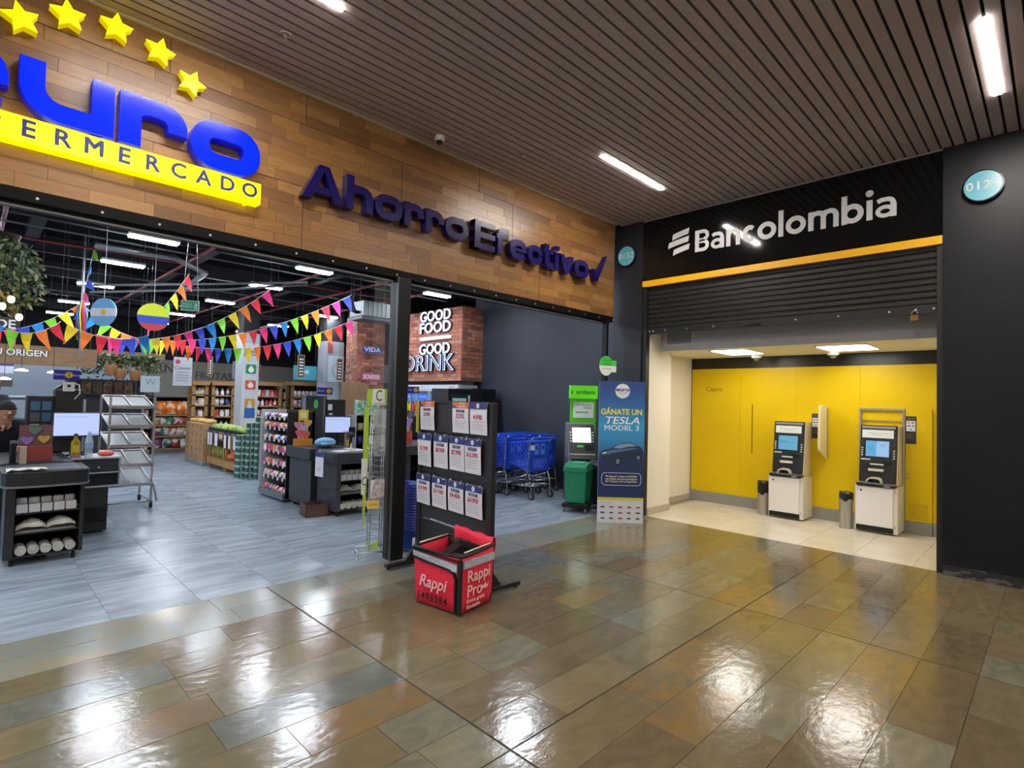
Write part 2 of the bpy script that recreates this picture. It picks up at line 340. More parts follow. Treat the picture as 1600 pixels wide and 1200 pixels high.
# ---- small fittings on the mall ceiling
def mall_lamp(x, y, lab):
    t = thing('ceiling_light', lab, 'light', (x, y, CEIL), 0, 'linear lights in the slatted ceiling')
    M().b(-.01, -.034, -.001, 1.26, .034, .03).build('housing', C('#b8b0a8', .4), t)
    M().b(0, -.027, -.005, 1.25, .027, -.0005).build('diffuser', mat('mall_lamp_glow', '#fff1dc', .5, emit=MALL_LAMP, ecol='#fff7ee'), t)
LABS = {(4.73, 3.46): 'white linear ceiling light in front of the bank sign', (4.73, .355): 'white linear ceiling light above the right wall disc', (.475, 3.46): 'white linear ceiling light cut by the top of the picture'}
for yy in (3.46, .355, -2.75, -5.85):
    for xx in (4.73, .475, -3.78, -8.0):
        mall_lamp(xx, yy, LABS.get((xx, yy), 'white linear light in the mall ceiling behind the viewer'))
t = thing('dome_camera', 'small white dome camera on the slatted ceiling above the wood fascia', 'camera', (3.29, 4.42, CEIL))
M().lathe([(.05, 0), (.052, -.03), (.046, -.05)][::-1]).build('mount', WHITE, t); M().sph((0, 0, -.05), (.036, .036, .034)).build('dome', C('#1a1a1d', .1), t)
for x, y, lab in ((1.558, 4.006, 'ceiling sprinkler ring nearest the lit yellow stars'), (4.10, 4.07, 'ceiling sprinkler ring between the dome camera and the linear light'), (6.04, 4.09, 'ceiling sprinkler ring closest to the bank column')):
    t = thing('sprinkler', lab, 'sprinkler', (x, y, CEIL), 0, 'sprinklers in the slatted ceiling')
    M().tube([(.035*math.cos(a*PI/8), .035*math.sin(a*PI/8), -.004) for a in range(16)], .004, 5, True).build('ring', C('#b7b0ab', .3), t)
    M().cyl((0, 0, 0), (0, 0, -.03), .008).cyl((0, 0, -.03), (0, 0, -.034), .018).build('deflector', C('#8a8480', .3), t)
# ============================================================ signs on the wood fascia
blue_lit = mat('lit_blue_acrylic', '#0018d8', .12, emit=.85, ecol='#0028ff', spec=.6); blue_side = mat('blue_return', '#0a12a0', .3, emit=.25, ecol='#0010e0')
yel_lit = mat('lit_yellow_acrylic', '#f2ee00', .25, emit=2.6, ecol='#fff000')
navy = mat('navy_letter', '#140d50', .22)
def letter(parent, name, fn, x, z, w_, h, y0, y1, m, side=None, st=.14):
    q = M(); fn(q, x, z, w_, h, st, y0, y1); o = q.build(name, m, parent); return o
def g_o(q, x, z, W, H, s, a, b):
    q.ribbon(rr(x+s/2, z+s/2, x+W-s/2, z+H-s/2, min(W, H)*.30, 6), s, a, b, True)
def g_u(q, x, z, W, H, s, a, b):
    r = H*.42
    q.ribbon([(x+s/2, z+H), (x+s/2, z+r+s/2)] + arc(x+s/2+r, z+s/2+r, r, r, 180, 270, 7) + [(x+W-s/2, z+s/2)], s, a, b)
    q.b(x+W-s, a-.002, z, x+W, b, z+H)
def g_r(q, x, z, W, H, s, a, b):
    q.b(x, a-.002, z, x+s, b, z+H); r = H*.3
    q.ribbon([(x+s*.55, z+H*.70), (x+s*.9, z+H-s*.62), (x+s*1.3, z+H-s/2)] + arc(x+W-s/2-r, z+H-s/2-r, r, r, 90, 0, 7) + [(x+W-s/2, z+H*.46)], s, a, b)
def g_e(q, x, z, W, H, s, a, b):
    r = min(W, H)*.30; x0, x1, z0, z1 = x+s/2, x+W-s/2, z+s/2, z+H-s/2
    q.ribbon([(x1, z+H*.47)] + arc(x1-r, z1-r, r, r, 0, 90, 6) + arc(x0+r, z1-r, r, r, 90, 180, 6) + arc(x0+r, z0+r, r, r, 180, 270, 6) + [(x1-r*.4, z0), (x1, z0+r*.3)], s, a, b)
    q.b(x+s*.6, a-.002, z+H*.40, x+W, b, z+H*.56)
def g_c(q, x, z, W, H, s, a, b):
    r = min(W, H)*.32; x0, x1, z0, z1 = x+s/2, x+W-s/2, z+s/2, z+H-s/2
    q.ribbon([(x1, z1-r)] + arc(x1-r, z1-r, r, r, 0, 90, 5) + arc(x0+r, z1-r, r, r, 90, 180, 6) + arc(x0+r, z0+r, r, r, 180, 270, 6) + arc(x1-r, z0+r, r, r, 270, 360, 5), s, a, b)
def g_h(q, x, z, W, H, s, a, b):                 # H = ascender height, x-height .75
    xh = H*.76; r = xh*.32; q.b(x, a-.002, z, x+s, b, z+H)
    q.ribbon([(x+s*.5, z+xh*.7), (x+s, z+xh-s/2)] + arc(x+W-s/2-r, z+xh-s/2-r, r, r, 90, 0, 6) + [(x+W-s/2, z)], s, a, b)
def g_A(q, x, z, W, H, s, a, b):
    q.pr([(x, z), (x+s*1.15, z), (x+W*.5, z+H-s*.7), (x+W-s*1.15, z), (x+W, z), (x+W*.62, z+H), (x+W*.38, z+H)], a, b); q.b(x+W*.2, a+.002, z+H*.18, x+W*.8, b, z+H*.38)
def g_E(q, x, z, W, H, s, a, b):
    q.b(x, a-.002, z, x+s*1.1, b, z+H)
    for zz in (z, z+H/2-s*.42, z+H-s*.85): q.b(x, a, zz, x+W, b, zz+s*.85)
def g_f(q, x, z, W, H, s, a, b):
    q.ribbon([(x+s*.8, z), (x+s*.8, z+H-s*1.2)] + arc(x+s*1.5, z+H-s*1.2, s*.7, s*.7, 180, 90, 4) + [(x+W, z+H-s*.5)], s, a, b); q.b(x, a-.002, z+H*.58, x+W*.95, b, z+H*.58+s*.7)
def g_t(q, x, z, W, H, s, a, b):
    q.ribbon([(x+s*.8, z+H), (x+s*.8, z+s*1.2)] + arc(x+s*1.5, z+s*1.2, s*.7, s*.7, 180, 270, 4) + [(x+W, z+s*.5)], s, a, b); q.b(x, a-.002, z+H*.6, x+W*.95, b, z+H*.6+s*.7)
def g_i(q, x, z, W, H, s, a, b): q.b(x, a, z, x+s, b, z+H*.74); q.pr([(x, z+H*.82), (x+s, z+H*.82), (x+s*1.3, z+H), (x+s*.3, z+H)], a, b)
def g_v(q, x, z, W, H, s, a, b): q.pr([(x, z+H), (x+s*1.1, z+H), (x+W/2, z+s*1.1), (x+W-s*1.1, z+H), (x+W, z+H), (x+W/2+s*.6, z), (x+W/2-s*.6, z)], a, b)
# ---- lit logo with stars and yellow bar
lg = thing('store_logo_sign', 'lit blue and yellow supermarket logo with an arc of stars', 'sign', (0, 4.67, 0))
for nm, fn, x, W in (('letter_e', g_e, -.36, .47), ('letter_u', g_u, .16, .485), ('letter_r', g_r, .68, .41), ('letter_o', g_o, 1.115, .495)):
    o = letter(lg, nm, fn, x, 3.315, W, .365, -.11, -.02, blue_lit, st=.122)
    letter(o, 'return', fn, x-.004, 3.311, W+.008, .373, -.095, 0, blue_side, st=.128)
M().b(-.36, -.10, 3.135, 1.63, -.0, 3.30).build('yellow_bar', yel_lit, lg, bevel=.004)
for i, ch in enumerate('SUPERMERCADO'): text('bar_letter', ch, .15, C('#10207a'), lg, (-.285+.1662*i, -.1015, 3.222), 0, .002, .026)
st = M(); pts = []
for k in range(10): r_ = .098 if k % 2 == 0 else .047; a = PI/2 + k*PI/5; pts.append((r_*math.cos(a), r_*math.sin(a)))
st.pr(pts, -.10, -.092); stm = st.mesh('star', yel_lit); sr = M().pr([(a*.985, b*.985) for a, b in pts], -.093, -.02).mesh('return', mat('yellow_return', '#d8c800', .3, emit=.55, ecol='#f0d800'))
for i, (x, z, a) in enumerate(((.154, 3.913, 30), (.38, 4.051, 14), (.638, 4.100, 0), (.897, 4.055, -14), (1.106, 3.914, -30))):
    o = put('star', stm, lg, (x, 0, z), (0, R(-a*.6), 0)); put('return', sr, o); M().cyl((0, -.015, 0), (0, 0, 0), .03).build('standoff', yel_lit, o)
M().cyl((1.52, -.05, 3.11), (1.52, -.05, 3.14), .012).build('cable_gland', yel_lit, lg)
# ---- navy slogan letters with tick
ls = thing('slogan_sign', 'navy raised letters of the store slogan with a tick', 'sign', (0, 4.67, 0))
s_ = .075; zb = 3.315; H = .31; xh = .235
x = 1.97
def nl(nm, fn, W, h, dz=0.):
    global x
    letter(ls, nm, fn, x, zb+dz, W, h, -.10, -.012, navy, st=s_); x += W + .022
nl('letter_a', g_A, .385, H); nl('letter_h', g_h, .275, H); nl('letter_o', g_o, .305, xh); nl('letter_r', g_r, .235, xh); nl('letter_r', g_r, .235, xh); nl('letter_o', g_o, .31, xh)
x = 3.92; zb = 3.29
nl('letter_e', g_E, .31, .315); nl('letter_f', g_f, .20, .315); nl('letter_e', g_e, .285, xh); nl('letter_c', g_c, .27, xh); nl('letter_t', g_t, .19, .30); nl('letter_i', g_i, .08, .315); nl('letter_v', g_v, .285, xh); nl('letter_o', g_o, .30, xh)
M().pr([(6.10, 3.46), (6.16, 3.47), (6.20, 3.38), (6.40, 3.66), (6.42, 3.70), (6.44, 3.69), (6.22, 3.30), (6.17, 3.30)], -.085, -.012).build('tick_mark', navy, ls)
# ---- numbered wall discs
def disc(lab, y, z, s):
    t = thing('unit_number_disc', lab, 'sign', (6.865, y, z), -90)
    M().cyl((0, .003, 0), (0, -.045, 0), .155, n=40).build('black_rim', mat('gloss_black', '#0b0c0f', .12), t)
    M().cyl((0, -.045, 0), (0, -.048, 0), .142, n=40).build('blue_face', mat('disc_blue', '#5fb0c4', .25), t)
    text('number', s, .115, mat('disc_number', '#c6d3d0', .4), t, (0, -.05, 0), 0, .001, .012, space=1.12)
disc('round pale blue wall disc on the column left of the bank', 4.515, 3.775, '0132'); disc('round pale blue wall disc on the dark wall right of the bank', .513, 3.776, '0124')
# ============================================================ bank front
bs = thing('bank_sign', 'glossy black bank sign panel with white letters and a yellow stripe', 'sign', (6.93, 4.265, 3.285), -90)   # local x runs to the right
gb = mat('sign_black', '#0c0c0e', .07, spec=.5); silver = mat('sign_silver', '#c9c8ca', .4)
M().b(0, -.05, .085, 3.44, 0, .945).build('panel', gb, bs)
M().b(0, -.056, 0, 3.44, 0, .085).build('yellow_stripe', mat('stripe_yellow', '#edb100', .4), bs)
M().b(0, -.06, .945, 3.44, 0, .963).build('top_trim', C('#86827f', .4), bs)
def ell(cx, cz, rx, rz_, n=20): return [(cx+rx*math.cos(2*PI*i/n), cz+rz_*math.sin(2*PI*i/n)) for i in range(n)]
bw_ = .056; XH = .218; AS = .318; zb0 = .372
def bl_(nm, W, fn):
    global bx
    q = M(); fn(q, bx, W); q.build(nm, silver, bs); bx += W + .0265
a0, a1 = -.056, -.048
def b_stem(q, x, h=XH, e=.001): q.b(x, a0-e, zb0, x+bw_, a1, zb0+h)
def b_B(q, x, W): q.b(x, a0-.001, zb0, x+bw_, a1, zb0+.29); [q.ribbon([(x+.03, z0+bw_*.42)] + arc(x+W-r-bw_*.42, z0+bw_*.42+r, r, r, -90, 90, 8) + [(x+.03, z0+bw_*.42+2*r)], bw_*.84, a0, a1) for z0, r in ((zb0, .0555), (zb0+.132, .0555))]
def b_a(q, x, W): q.b(x+W-bw_, a0-.001, zb0, x+W, a1, zb0+XH*.66); q.ribbon([(x+.018, zb0+XH-bw_*.7), (x+W*.3, zb0+XH-bw_*.42)] + arc(x+W-bw_/2-.05, zb0+XH-bw_*.42-.055, .05, .055, 90, 0, 6) + [(x+W-bw_/2, zb0+XH*.5)], bw_*.84, a0, a1); q.ribbon(ell(x+W*.46, zb0+.068, W*.46-bw_*.38, .068-bw_*.38), bw_*.76, a0+.001, a1, True)
def b_arch(q, x0, W, e=0.): r = min(.058, (W-bw_)/2); q.ribbon([(x0+bw_*.5, zb0+XH*.62), (x0+bw_*.8, zb0+XH-bw_*.6)] + arc(x0+W-bw_/2-r, zb0+XH-bw_*.42-r, r, r, 90, 0, 6) + [(x0+W-bw_/2, zb0)], bw_*.96, a0-e, a1)
def b_n(q, x, W): b_stem(q, x); b_arch(q, x, W)
def b_m(q, x, W): b_stem(q, x); b_arch(q, x, W*.5+bw_*.5); b_arch(q, x+W*.5-bw_*.5, W*.5+bw_*.5, .0006)
def b_c(q, x, W): q.ribbon(arc(x+W*.56, zb0+XH/2, W*.56-bw_/2, XH/2-bw_/2, 48, 312, 14), bw_, a0, a1)
def b_o(q, x, W): q.ribbon(ell(x+W/2, zb0+XH/2, W/2-bw_/2, XH/2-bw_/2), bw_, a0, a1, True)
def b_l(q, x, W): b_stem(q, x, AS)
def b_b(q, x, W): b_stem(q, x, AS); q.ribbon(ell(x+W/2, zb0+XH/2, W/2-bw_/2, XH/2-bw_/2), bw_, a0, a1, True)
def b_i(q, x, W): b_stem(q, x); q.pr(ell(x+bw_/2, zb0+XH+.075, .037, .037), a0, a1)
bx = .80
for nm, W, fn in (('letter_b', .195, b_B), ('letter_a', .178, b_a), ('letter_n', .182, b_n), ('letter_c', .16, b_c), ('letter_o', .222, b_o), ('letter_l', bw_, b_l), ('letter_o', .222, b_o), ('letter_m', .315, b_m), ('letter_b', .215, b_b), ('letter_i', bw_, b_i), ('letter_a', .19, b_a)): bl_(nm, W, fn)
for z0, xo, W in ((.595, .46, .24), (.487, .40, .30), (.38, .475, .235)):
    n = 8; up = [(xo + W*i/n, z0 + .055*(i/n)**.8) for i in range(n+1)]
    M().pr(up + [(a + .012, b + .078) for a, b in reversed(up)], -.055, -.048).build('emblem_bar', silver, bs)
sh = thing('rolling_shutter', 'half raised black rolling shutter under the bank sign', 'shutter', (6.955, 4.20, 2.6), -90)
sm_ = mat('shutter_black', '#2b2926', .38, metal=.3)
slp = M().pr([(-.012, 0), (-.018, .012), (-.018, .05), (-.006, .06), (-.004, .0665), (.004, .0665), (.004, 0)], 0, 3.355, 'x').mesh('shutter_slat', sm_)
for k in range(9): put('shutter_slat', slp, sh, (0, 0, .095+.0675*k))
M().b(0, -.022, 0, 3.355, .012, .092).build('bottom_bar', BLACK, sh)
bl = M().cyl((0, -.022, 0), (0, -.027, 0), .010, n=8).mesh('bolt', C('#c9c6bd', .3))
for xx in (.03, .09, .28, .60, .98, 1.42, 1.57, 1.99, 2.44, 2.92, 3.15, 3.30): put('bolt', bl, sh, (xx, 0, .045))
M().b(1.40, -.04, .02, 1.58, -.02, .05).build('lift_handle', MATTE, sh)
pk = thing('padlock', 'small brass padlock hanging from the shutter bottom bar', 'padlock', (6.925, 1.06, 2.60), -90)
M().b(-.038, -.012, -.068, .038, .012, -.008).build('body', mat('brass', '#7d6236', .35, .8), pk, bevel=.004)
M().tube([(-.022, 0, -.01), (-.022, 0, .018), (-.012, 0, .032), (.012, 0, .032), (.022, 0, .018), (.022, 0, -.01)], .006).build('shackle', CHROME, pk)
# ============================================================ inside the lobby
for (x0, x1, y0, y1, lab) in ((7.55, 8.25, 3.07, 3.53, 'square lit ceiling panel over the first cash machine'), (7.66, 8.30, 1.65, 2.19, 'square lit ceiling panel over the second cash machine')):
    t = thing('ceiling_panel_light', lab, 'light', (0, 0, 2.39), 0, 'lit panels in the lobby ceiling')
    M().b(x0-.03, y0-.03, -.008, x1+.03, y1+.03, .01).build('frame', C('#d8cfba'), t)
    M().b(x0, y0, -.014, x1, y1, -.006).build('diffuser', mat('bank_lamp_glow', '#fff6e2', .5, emit=BANK_LAMP, ecol='#fffaf2'), t)
for x, y, lab in ((8.45, 3.24, 'white dome camera beside the first lit lobby panel'), (8.42, 2.2, 'white dome camera beside the second lit lobby panel')):
    t = thing('dome_camera', lab, 'camera', (x, y, 2.39)); M().lathe([(.062, -.055), (.075, -.045), (.078, 0)]).build('mount', WHITE, t); M().sph((0, 0, -.055), (.05, .05, .05)).build('dome', C('#5c5848', .12), t)
t = thing('air_vent', 'grey slatted air vent high on the lobby soffit', 'vent', (7.318, 4.10, 2.49), -90)
M().b(-.05, -.004, -.02, .42, 0, .22).build('backing', C('#c3c3c8'), t); M().b(.0, -.006, .0, .375, -.003, .19).build('opening', MATTE, t)
fs = M().ob((.1875, -.012, 0), (.37, .004, .016), (R(35), 0, 0)).mesh('vent_slat', C('#aeb0b6'))
for k in range(7): put('vent_slat', fs, t, (0, 0, .014 + k*.0265))
def atm(lab, y, scr):
    t = thing('atm', lab, 'cash machine', (8.59, y, 0), -90)   # local: x along the wall, -y to the lobby; depth .42
    cab = mat('atm_white', '#d9d4c8', .45)
    M().b(-.235, -.20, .02, .235, .205, .605).build('cabinet', cab, t, bevel=.006)
    M().b(-.225, -.212, .095, .185, -.198, .598).build('cabinet_door', mat('atm_door', '#e2dfdb', .4), t, bevel=.004)
    M().b(-.222, -.206, .025, .19, -.198, .092).build('kick_slot', MATTE, t)
    M().cyl((-.165, -.212, .545), (-.165, -.218, .545), .012).build('lock', C('#3b3a38', .3), t)
    for zz in (.09, .54): M().b(.195, -.208, zz, .215, -.198, zz+.04).build('hinge', C('#bdb6a8'), t)
    prof = [(.20, .605), (-.185, .605), (-.12, .66), (-.03, 1.385), (.20, 1.385)]
    M().pr([(p[0]+.006, p[1]) for p in prof], -.215, .215, 'x').build('head_shell', mat('atm_cheek', '#d6caa6', .45), t)
    fa = math.atan2(.09, .725)                 # slope of the face
    # face frame: child coordinates on the sloped plane
    f = thing('fascia_unit', None, None, (0, -.12, .66)); f.parent = t; f.rotation_euler = (-fa, 0, 0)
    L_ = .7306
    bz = mat('atm_black', '#19191b', .35)
    M().b(-.21, -.016, -.01, .205, .002, L_+.01).build('fascia', bz, f, bevel=.008)
    M().b(-.19, -.02, L_-.035, .185, -.012, L_-.005).build('light_strip', C('#8e8e90', .2), f)
    M().b(-.185, -.02, L_-.16, .165, -.013, L_-.055).build('notice_panel', mat('atm_notice', '#cfd2cc', .4, emit=.12), f)
    text('notice_lettering', 'Transacciones    sin tarjeta\nFacil y seguro', .022, C('#76807c'), f, (-.01, -.0205, L_-.105), 0, .0002)
    M().b(-.165, -.018, L_-.42, .145, -.012, L_-.185).build('screen_bezel', C('#0e0f11', .2), f)
    s = M().b(-.14, -.0195, L_-.405, .12, -.017, L_-.20).build('screen', mat('atm_screen_%d' % scr, '#4a7f9c', .15, emit=.55, ecol='#5f9fc4' if scr == 0 else '#5aa8e6'), f)
    if scr:
        M().b(-.02, -.0205, L_-.40, .118, -.0192, L_-.205).build('screen_pane', mat('atm_screen_pale', '#7d9fc0', .15, emit=.5, ecol='#8fb8e8'), f)
        text('screen_lettering', 'bre-b', .026, C('#2a5a8a'), f, (.05, -.0215, L_-.265), 0, .0002); text('screen_lettering', 'Bienvenido\nElige una\nopcion', .017, C('#2a5a8a'), f, (-.08, -.0205, L_-.3), 0, .0002)
    else: text('screen_lettering', 'Bienvenido\nInserta o desliza la tarjeta', .02, C('#1d3a4c'), f, (-.12, -.021, L_-.285), 0, .0002, ax='LEFT')
    M().tube([(-.02+i*.014, -.021, L_-.215-.03*math.sin(i*.32)) for i in range(10)], .0018, 4).build('screen_curve', C('#2f5f78'), f)
    kb = M().b(0, -.022, 0, .02, -.012, .016).mesh('key_button', C('#c9c9c6'))
    for k in range(4): put('key_button', kb, f, (-.19, 0, L_-.40+.032*k)); put('key_button', kb, f, (.165, 0, L_-.425+.032*k))
    M().b(-.19, -.021, L_-.455, -.085, -.013, L_-.437).build('receipt_slot', C('#c4c2bc'), f)
    M().b(-.15, -.021, L_-.49, -.11, -.013, L_-.468).build('finger_reader', C('#3c3c3e', .2), f)
    M().b(-.085, -.021, L_-.515, .065, -.013, L_-.497).build('cash_slot', C('#d0cdc4'), f)
    M().b(.06, -.04, L_-.50, .155, -.012, L_-.46).build('card_reader', C('#0a0a0b', .15), f, bevel=.008)
    M().b(-.10, -.045, L_-.60, .07, -.012, L_-.565).build('dispenser_lip', C('#c9c5b8'), f, bevel=.004)
    M().pr([(-.215, .605), (.215, .605), (.215, .645), (-.215, .645)], -.235, -.11).build('console_ledge', bz, t, bevel=.006)
    M().b(-.11, -.22, .645, .055, -.135, .652).build('keypad', C('#6c6b66', .35), t)
    hood = M().pr([(-.125, .65), (-.10, .70), (-.06, .72), (.02, .72), (.055, .70), (.07, .65), (.05, .65), (.035, .69), (.0, .70), (-.05, .70), (-.085, .69), (-.105, .65)], -.20, -.135); hood.build('keypad_hood', mat('hood_cream', '#c9bfa4', .5), t)
    M().b(.13, -.2, .645, .20, -.14, .65).build('coin_tray', C('#55534e', .35), t); M().b(.09, -.238, .612, .16, -.232, .63).build('label_plate', C('#8d8d8b'), t)
    return t
atm('white and black cash machine with a dim blue screen, nearer the yellow panel slot', 2.79, 0)
atm('white and black cash machine in front of the steel frame, bright blue screen', 1.685, 1)
def bin_(lab, x, y, tall, sag):
    t = thing('waste_bin', lab, 'bin', (x, y, 0), 0, 'steel bins beside the cash machines')
    M().lathe([(.078, 0), (.08, .02), (.08, tall)], n=24).build('drum', STEEL, t)
    q = M(); pr_ = []
    n = 24; vs_ = []
    for i, (r_, z) in enumerate(((.0815, tall-sag), (.0845, tall-sag*.5), (.084, tall-.01), (.078, tall+.012), (.06, tall-.0), (.045, tall-.06))):
        for j in range(n): k = 1 + (.035*math.sin(j*2.1+i) if i < 5 else 0); vs_.append((r_*k*math.cos(2*PI*j/n), r_*k*math.sin(2*PI*j/n), z + (.02*math.sin(j*.9) if i == 0 else .006*math.sin(j*1.7))))
    q.add(vs_, [(i*n+j, i*n+(j+1) % n, (i+1)*n+(j+1) % n, (i+1)*n+j) for i in range(5) for j in range(n)], True)
    q.build('liner', mat('bin_liner', '#141415', .3), t)
bin_('steel bin with a smooth black liner left of the first cash machine', 8.50, 3.135, .48, .17); bin_('steel bin with a loosely hanging black liner beside the second cash machine', 8.46, 2.04, .47, .09)
t = thing('privacy_fin', 'cream privacy fin standing out from the yellow wall', 'privacy screen', (8.805, 2.375, 0), -90)
M().pr([(0, .87), (-.36, 1.02), (-.37, 1.06), (-.345, 1.60), (-.32, 1.63), (-.28, 1.64), (0, 1.64)], -.015, .015, 'x').build('panel', mat('fin_cream', '#ddd0a4', .45), t, bevel=.004)
M().b(-.02, -.04, .9, .02, 0, 1.6).build('bracket', C('#8d866e'), t)
def info(lab, y, z, x=8.805):
    t = thing('notice_sign', lab, 'sign', (x, y, z), -90)
    M().b(-.056, -.006, 0, .056, 0, .36).build('backing', C('#33312d'), t); M().b(-.048, -.008, .165, .048, -.005, .30).build('card', C('#d6d8dc'), t)
    for i, (c, xx, zz) in enumerate((('#c8542e', -.024, .275), ('#b5303a', .02, .275), ('#2d3f93', -.022, .235), ('#5a6b9a', .022, .235), ('#3f9fc6', .0, .19))): M().b(xx-.014, -.0095, zz-.008, xx+.014, -.0075, zz+.008).build('card_mark', C(c), t)
    text('lettering', 'Opera con', .018, C('#b9b7b1'), t, (0, -.0065, .33), 0, .0002); text('lettering', 'Retiros\navances\nconsultas', .02, C('#8d8b86'), t, (-.045, -.0065, .10), 0, .0002, ax='LEFT')
info('dark notice with card marks behind the cream privacy fin', 2.515, 1.16); info('dark notice with card marks beside the steel frame', 1.375, 1.165, 8.769)
t = thing('steel_frame', 'brushed steel portal frame behind the second cash machine', 'frame', (8.805, 1.70, 0), -90)
for nm, a in (('post', (-.262, -.04, 0, -.235, 0, 1.62)), ('post', (.235, -.04, 0, .262, 0, 1.62)), ('top_rail', (-.235, -.04, 1.592, .235, 0, 1.62)), ('cross_rail', (-.235, -.03, 1.45, .235, 0, 1.462))): M().b(*a).build(nm, STEEL, t)
t = struct(M().b(8.77, 1.155, .165, 8.806, 1.435, 1.62).build('door_1', yel, bevel=.002), 'narrow yellow service door with a perforated grille', 'door')
M().b(8.768, 1.155, 0, 8.806, 1.435, .163).build('kick_plate', MATS['grey_baseboard'], t)
pf = M().b(8.767, -.006, -.006, 8.771, .006, .006).mesh('grille_hole', C('#a58300'))
for i in range(8):
    for j in range(8): put('grille_hole', pf, t, (0, 1.20+i*.026, .20+j*.026))
for zz in (.72, .77): M().cyl((8.772, 1.405, zz), (8.762, 1.405, zz), .014, n=12).build('lock', CHROME, t)
# ============================================================ things at the store entrance
# ---- price board on feet
rk = thing('price_board', 'black metal price board on flat feet beside the red delivery bag', 'display board', (3.174, 4.406, 0), -95.0)
bk = mat('board_black', '#1d1c1e', .5)
M().b(-.04, -.02, .04, .02, .03, 1.575).build('upright', bk, rk, bevel=.003); M().b(1.08, -.02, .04, 1.14, .03, 1.575).build('upright', bk, rk, bevel=.003)
M().b(.02, .0, .47, 1.08, .012, 1.565).build('upper_panel', mat('board_panel', '#2a282a', .6), rk)
M().b(.02, -.005, .05, 1.08, .015, .435).build('lower_panel', mat('board_lower', '#232225', .5), rk)
for z in (.43, .59, .90, 1.285, 1.56): M().b(.02, -.012, z, 1.08, .016, z+.022).build('cross_rail', bk, rk)
for xx in (0.02, 1.07):
    M().b(xx-.03, -.36, .02, xx+.03, .36, .055).build('foot_bar', bk, rk, bevel=.003)
    for s in (-1, 1):
        M().pr([(s*.02, .055), (s*.16, .055), (s*.02, .24)], xx-.012, xx+.012, 'x').build('gusset', bk, rk)
        M().cyl((xx, s*.33, 0), (xx, s*.33, .022), .014).build('levelling_foot', MATTE, rk)
def sheet(u, z1, w_, h, price, kind, lab, hooks=True, small='PAGA HOY'):
    t = thing('price_sheet', lab, 'price sheet', (0, 0, 0), 0, 'price sheets on the black board')
    c, s = math.cos(R(-95)), math.sin(R(-95)); t.location = (3.174 + c*u, 4.406 + s*u, z1); t.rotation_euler = (0, 0, R(-95))
    y = -.030
    q = M(); n = 6
    rowp = [(.0, 0), (-.004, -.25), (-.003, -.5), (.002, -.75), (.006, -1)]
    vs_ = []
    for dy, f in rowp: vs_ += [(0, y+dy-.006*kind, f*h), (w_, y+dy-.004, f*h), ]
    q.add(vs_ + [(v[0], v[1]+.002, v[2]) for v in vs_], [(2*i, 2*i+1, 2*i+3, 2*i+2) for i in range(4)] + [(10+2*i, 12+2*i, 13+2*i, 11+2*i) for i in range(4)])
    q.build('paper_sheet', mat('price_paper', '#d9d8e0', .6), t)
    hd = C('#2e3a78') if kind == 0 else C('#d8703a')
    M().b(0, y-.011, -.20*h, w_, y-.009, -.0*h).build('header_band', hd, t)
    if kind == 1: M().pr([(0, -.2*h), (0, -.08*h), (w_*.38, -.2*h)], y-.0125, y-.0105).build('header_patch', C('#4a5a8a'), t); text('header_lettering', 'MES DEL\nAHORRO', .026, C('#f2e2d8'), t, (w_*.62, y-.0125, -.1*h), 0, .0003)
    else: M().cyl((w_/2, y-.0105, -.10*h), (w_/2, y-.0125, -.10*h), .021, n=14).build('header_disc', C('#e9e9f0'), t); text('header_lettering', 'euro', .014, C('#2e3a78'), t, (w_/2, y-.0135, -.1*h), 0, .0002)
    if small: M().b(w_*.24, y-.0115, -.33*h, w_*.76, y-.0105, -.25*h).build('label_bar', C('#2e3a6a'), t); text('label_lettering', small, .017, C('#cfd2e4'), t, (w_/2, y-.013, -.29*h), 0, .0002)
    text('price', price, .056 if len(price) < 7 else .05, mat('price_red', '#b3283c', .5), t, (w_/2, y-.013, -.46*h), 0, .0004, .012)
    for k in range(4): M().b(w_*(.12+.04*(k % 2)), y-.0115, (-.60-.075*k)*h, w_*(.9-.06*(k % 3)), y-.0105, (-.612-.075*k)*h).build('print_line', C('#a3a3ad'), t)
    if hooks:
        for f in (.15, .85): M().tube([(w_*f+.014*math.cos(a*PI/5), y-.012+.004*math.sin(a*PI/5), .0+.014*math.sin(a*PI/5)) for a in range(10)], .0028, 5, True).build('ring', CHROME, t)
    return t
sheet(.02, 1.575, .245, .275, '3.945', 1, 'orange topped price sheet alone at the top corner', False)
sheet(.575, 1.575, .245, .27, '2.575', 1, 'orange topped price sheet in the top row beside a navy one', False)
sheet(.835, 1.575, .245, .27, '4.990', 0, 'only navy topped price sheet in the top row', False, '')
sheet(-.02, 1.265, .245, .31, '12.990', 0, 'navy topped price sheet, first from the door post in the middle row', True, '')
sheet(.27, 1.265, .24, .30, '$9.900', 0, 'navy topped price sheet, second from the door post in the middle row')
sheet(.535, 1.265, .235, .295, '$7.990', 0, 'navy topped price sheet, third from the door post in the middle row')
sheet(.775, 1.265, .235, .295, '$12.090', 0, 'navy topped price sheet, fourth from the door post in the middle row')
sheet(-.02, .875, .245, .28, '$19.990', 0, 'navy topped price sheet, first from the door post in the bottom row')
sheet(.26, .875, .245, .275, '$17.990', 0, 'navy topped price sheet, second from the door post in the bottom row')
sheet(.53, .875, .245, .27, '$4.490', 0, 'navy topped price sheet, third from the door post in the bottom row')
sheet(.80, .875, .245, .27, '$4.990', 0, 'navy topped price sheet, fourth from the door post in the bottom row')
